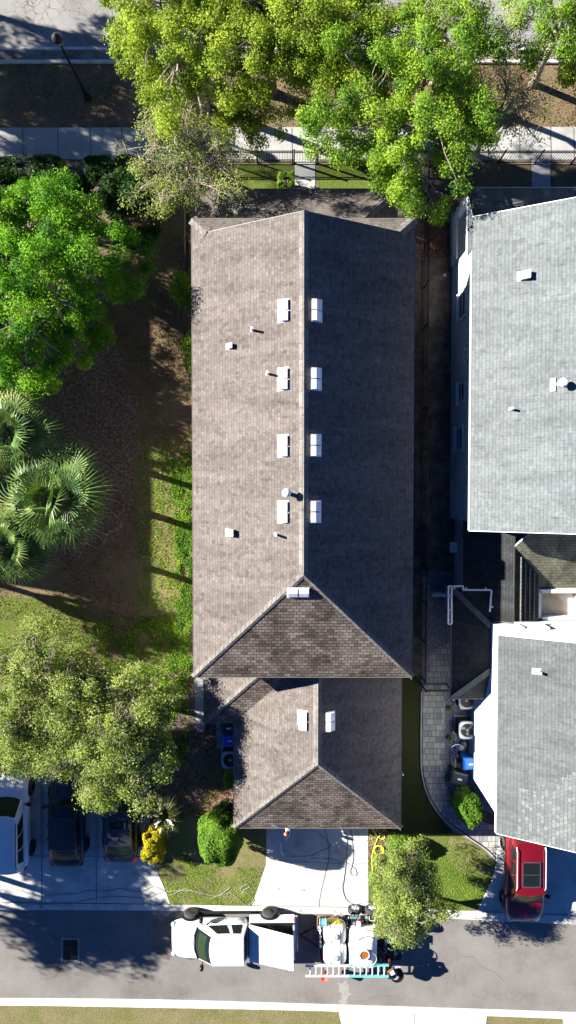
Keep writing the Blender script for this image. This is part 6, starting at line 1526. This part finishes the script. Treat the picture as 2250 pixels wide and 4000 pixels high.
cover('side_tufts','green grass tufts on the lawn right of the drive',pp([(1600,3280),(1850,3300),(1925,3400),(1870,3540),(1450,3540),(1500,3430)]),12000,100,'lfG',.04,.05,cat='grass',clump=1.1,thr=-.1,soft=.6)
# scrappy palm fronds left in the bed
p=P(398,715,.12); mb=MB(); rnd=random.Random(9)
for k in range(9):
    a=R(55)+rnd.uniform(-.35,.35); q=p+Vector((rnd.uniform(-.3,.3),rnd.uniform(-.3,.3),rnd.uniform(0,.08))); d=Vector((math.cos(a),math.sin(a),0))*rnd.uniform(.3,.6); mb.tube([q-d,q+Vector((0,0,.06)),q+d],[.018,.014,.005],4)
tag(mb.build('dead_fronds','bark'),'heap of dry grey palm fronds in the bed below the footway hedge','branches')
# ================================================================== CAMERA AND LIGHT
cam=bpy.data.cameras.new('camera'); co=bpy.data.objects.new('camera',cam); COL.objects.link(co)
co.location=(0,0,CH); co.rotation_euler=(TILT,0,0)
cam.sensor_fit='VERTICAL'; cam.angle=2*math.atan(2000/FPX); cam.clip_end=2000; cam.clip_start=.5
SC.camera=co
EL=R(26.5); AZ=R(18)
S=Vector((-math.cos(EL)*math.cos(AZ),math.cos(EL)*math.sin(AZ),math.sin(EL)))
sl=bpy.data.lights.new('sun','SUN'); sl.energy=5.0; sl.angle=R(.5); sl.color=(1,.95,.86)
so=bpy.data.objects.new('sun',sl); COL.objects.link(so); so.rotation_euler=(-S).to_track_quat('-Z','Y').to_euler(); so.location=S*60
w=bpy.data.worlds.new('World'); SC.world=w; w.use_nodes=True
nt=w.node_tree; sk=nt.nodes.new('ShaderNodeTexSky'); sk.sky_type='NISHITA'; sk.sun_disc=False
sk.sun_elevation=EL; sk.sun_rotation=R(-72); sk.air_density=.75; sk.dust_density=.1; sk.ozone_density=4.0; sk.altitude=0
tm=nt.nodes.new('ShaderNodeMixRGB'); tm.blend_type='MULTIPLY'; tm.inputs[0].default_value=1; tm.inputs[2].default_value=(.215,.42,.73,1)
nt.links.new(sk.outputs[0],tm.inputs[1]); nt.links.new(tm.outputs[0],nt.nodes['Background'].inputs[0]); nt.nodes['Background'].inputs[1].default_value=.05
SC.view_settings.view_transform='Standard'; SC.view_settings.look='None'; SC.view_settings.gamma=1; SC.view_settings.exposure=1.7
SC.render.engine='CYCLES'; SC.cycles.max_bounces=5; SC.cycles.diffuse_bounces=1
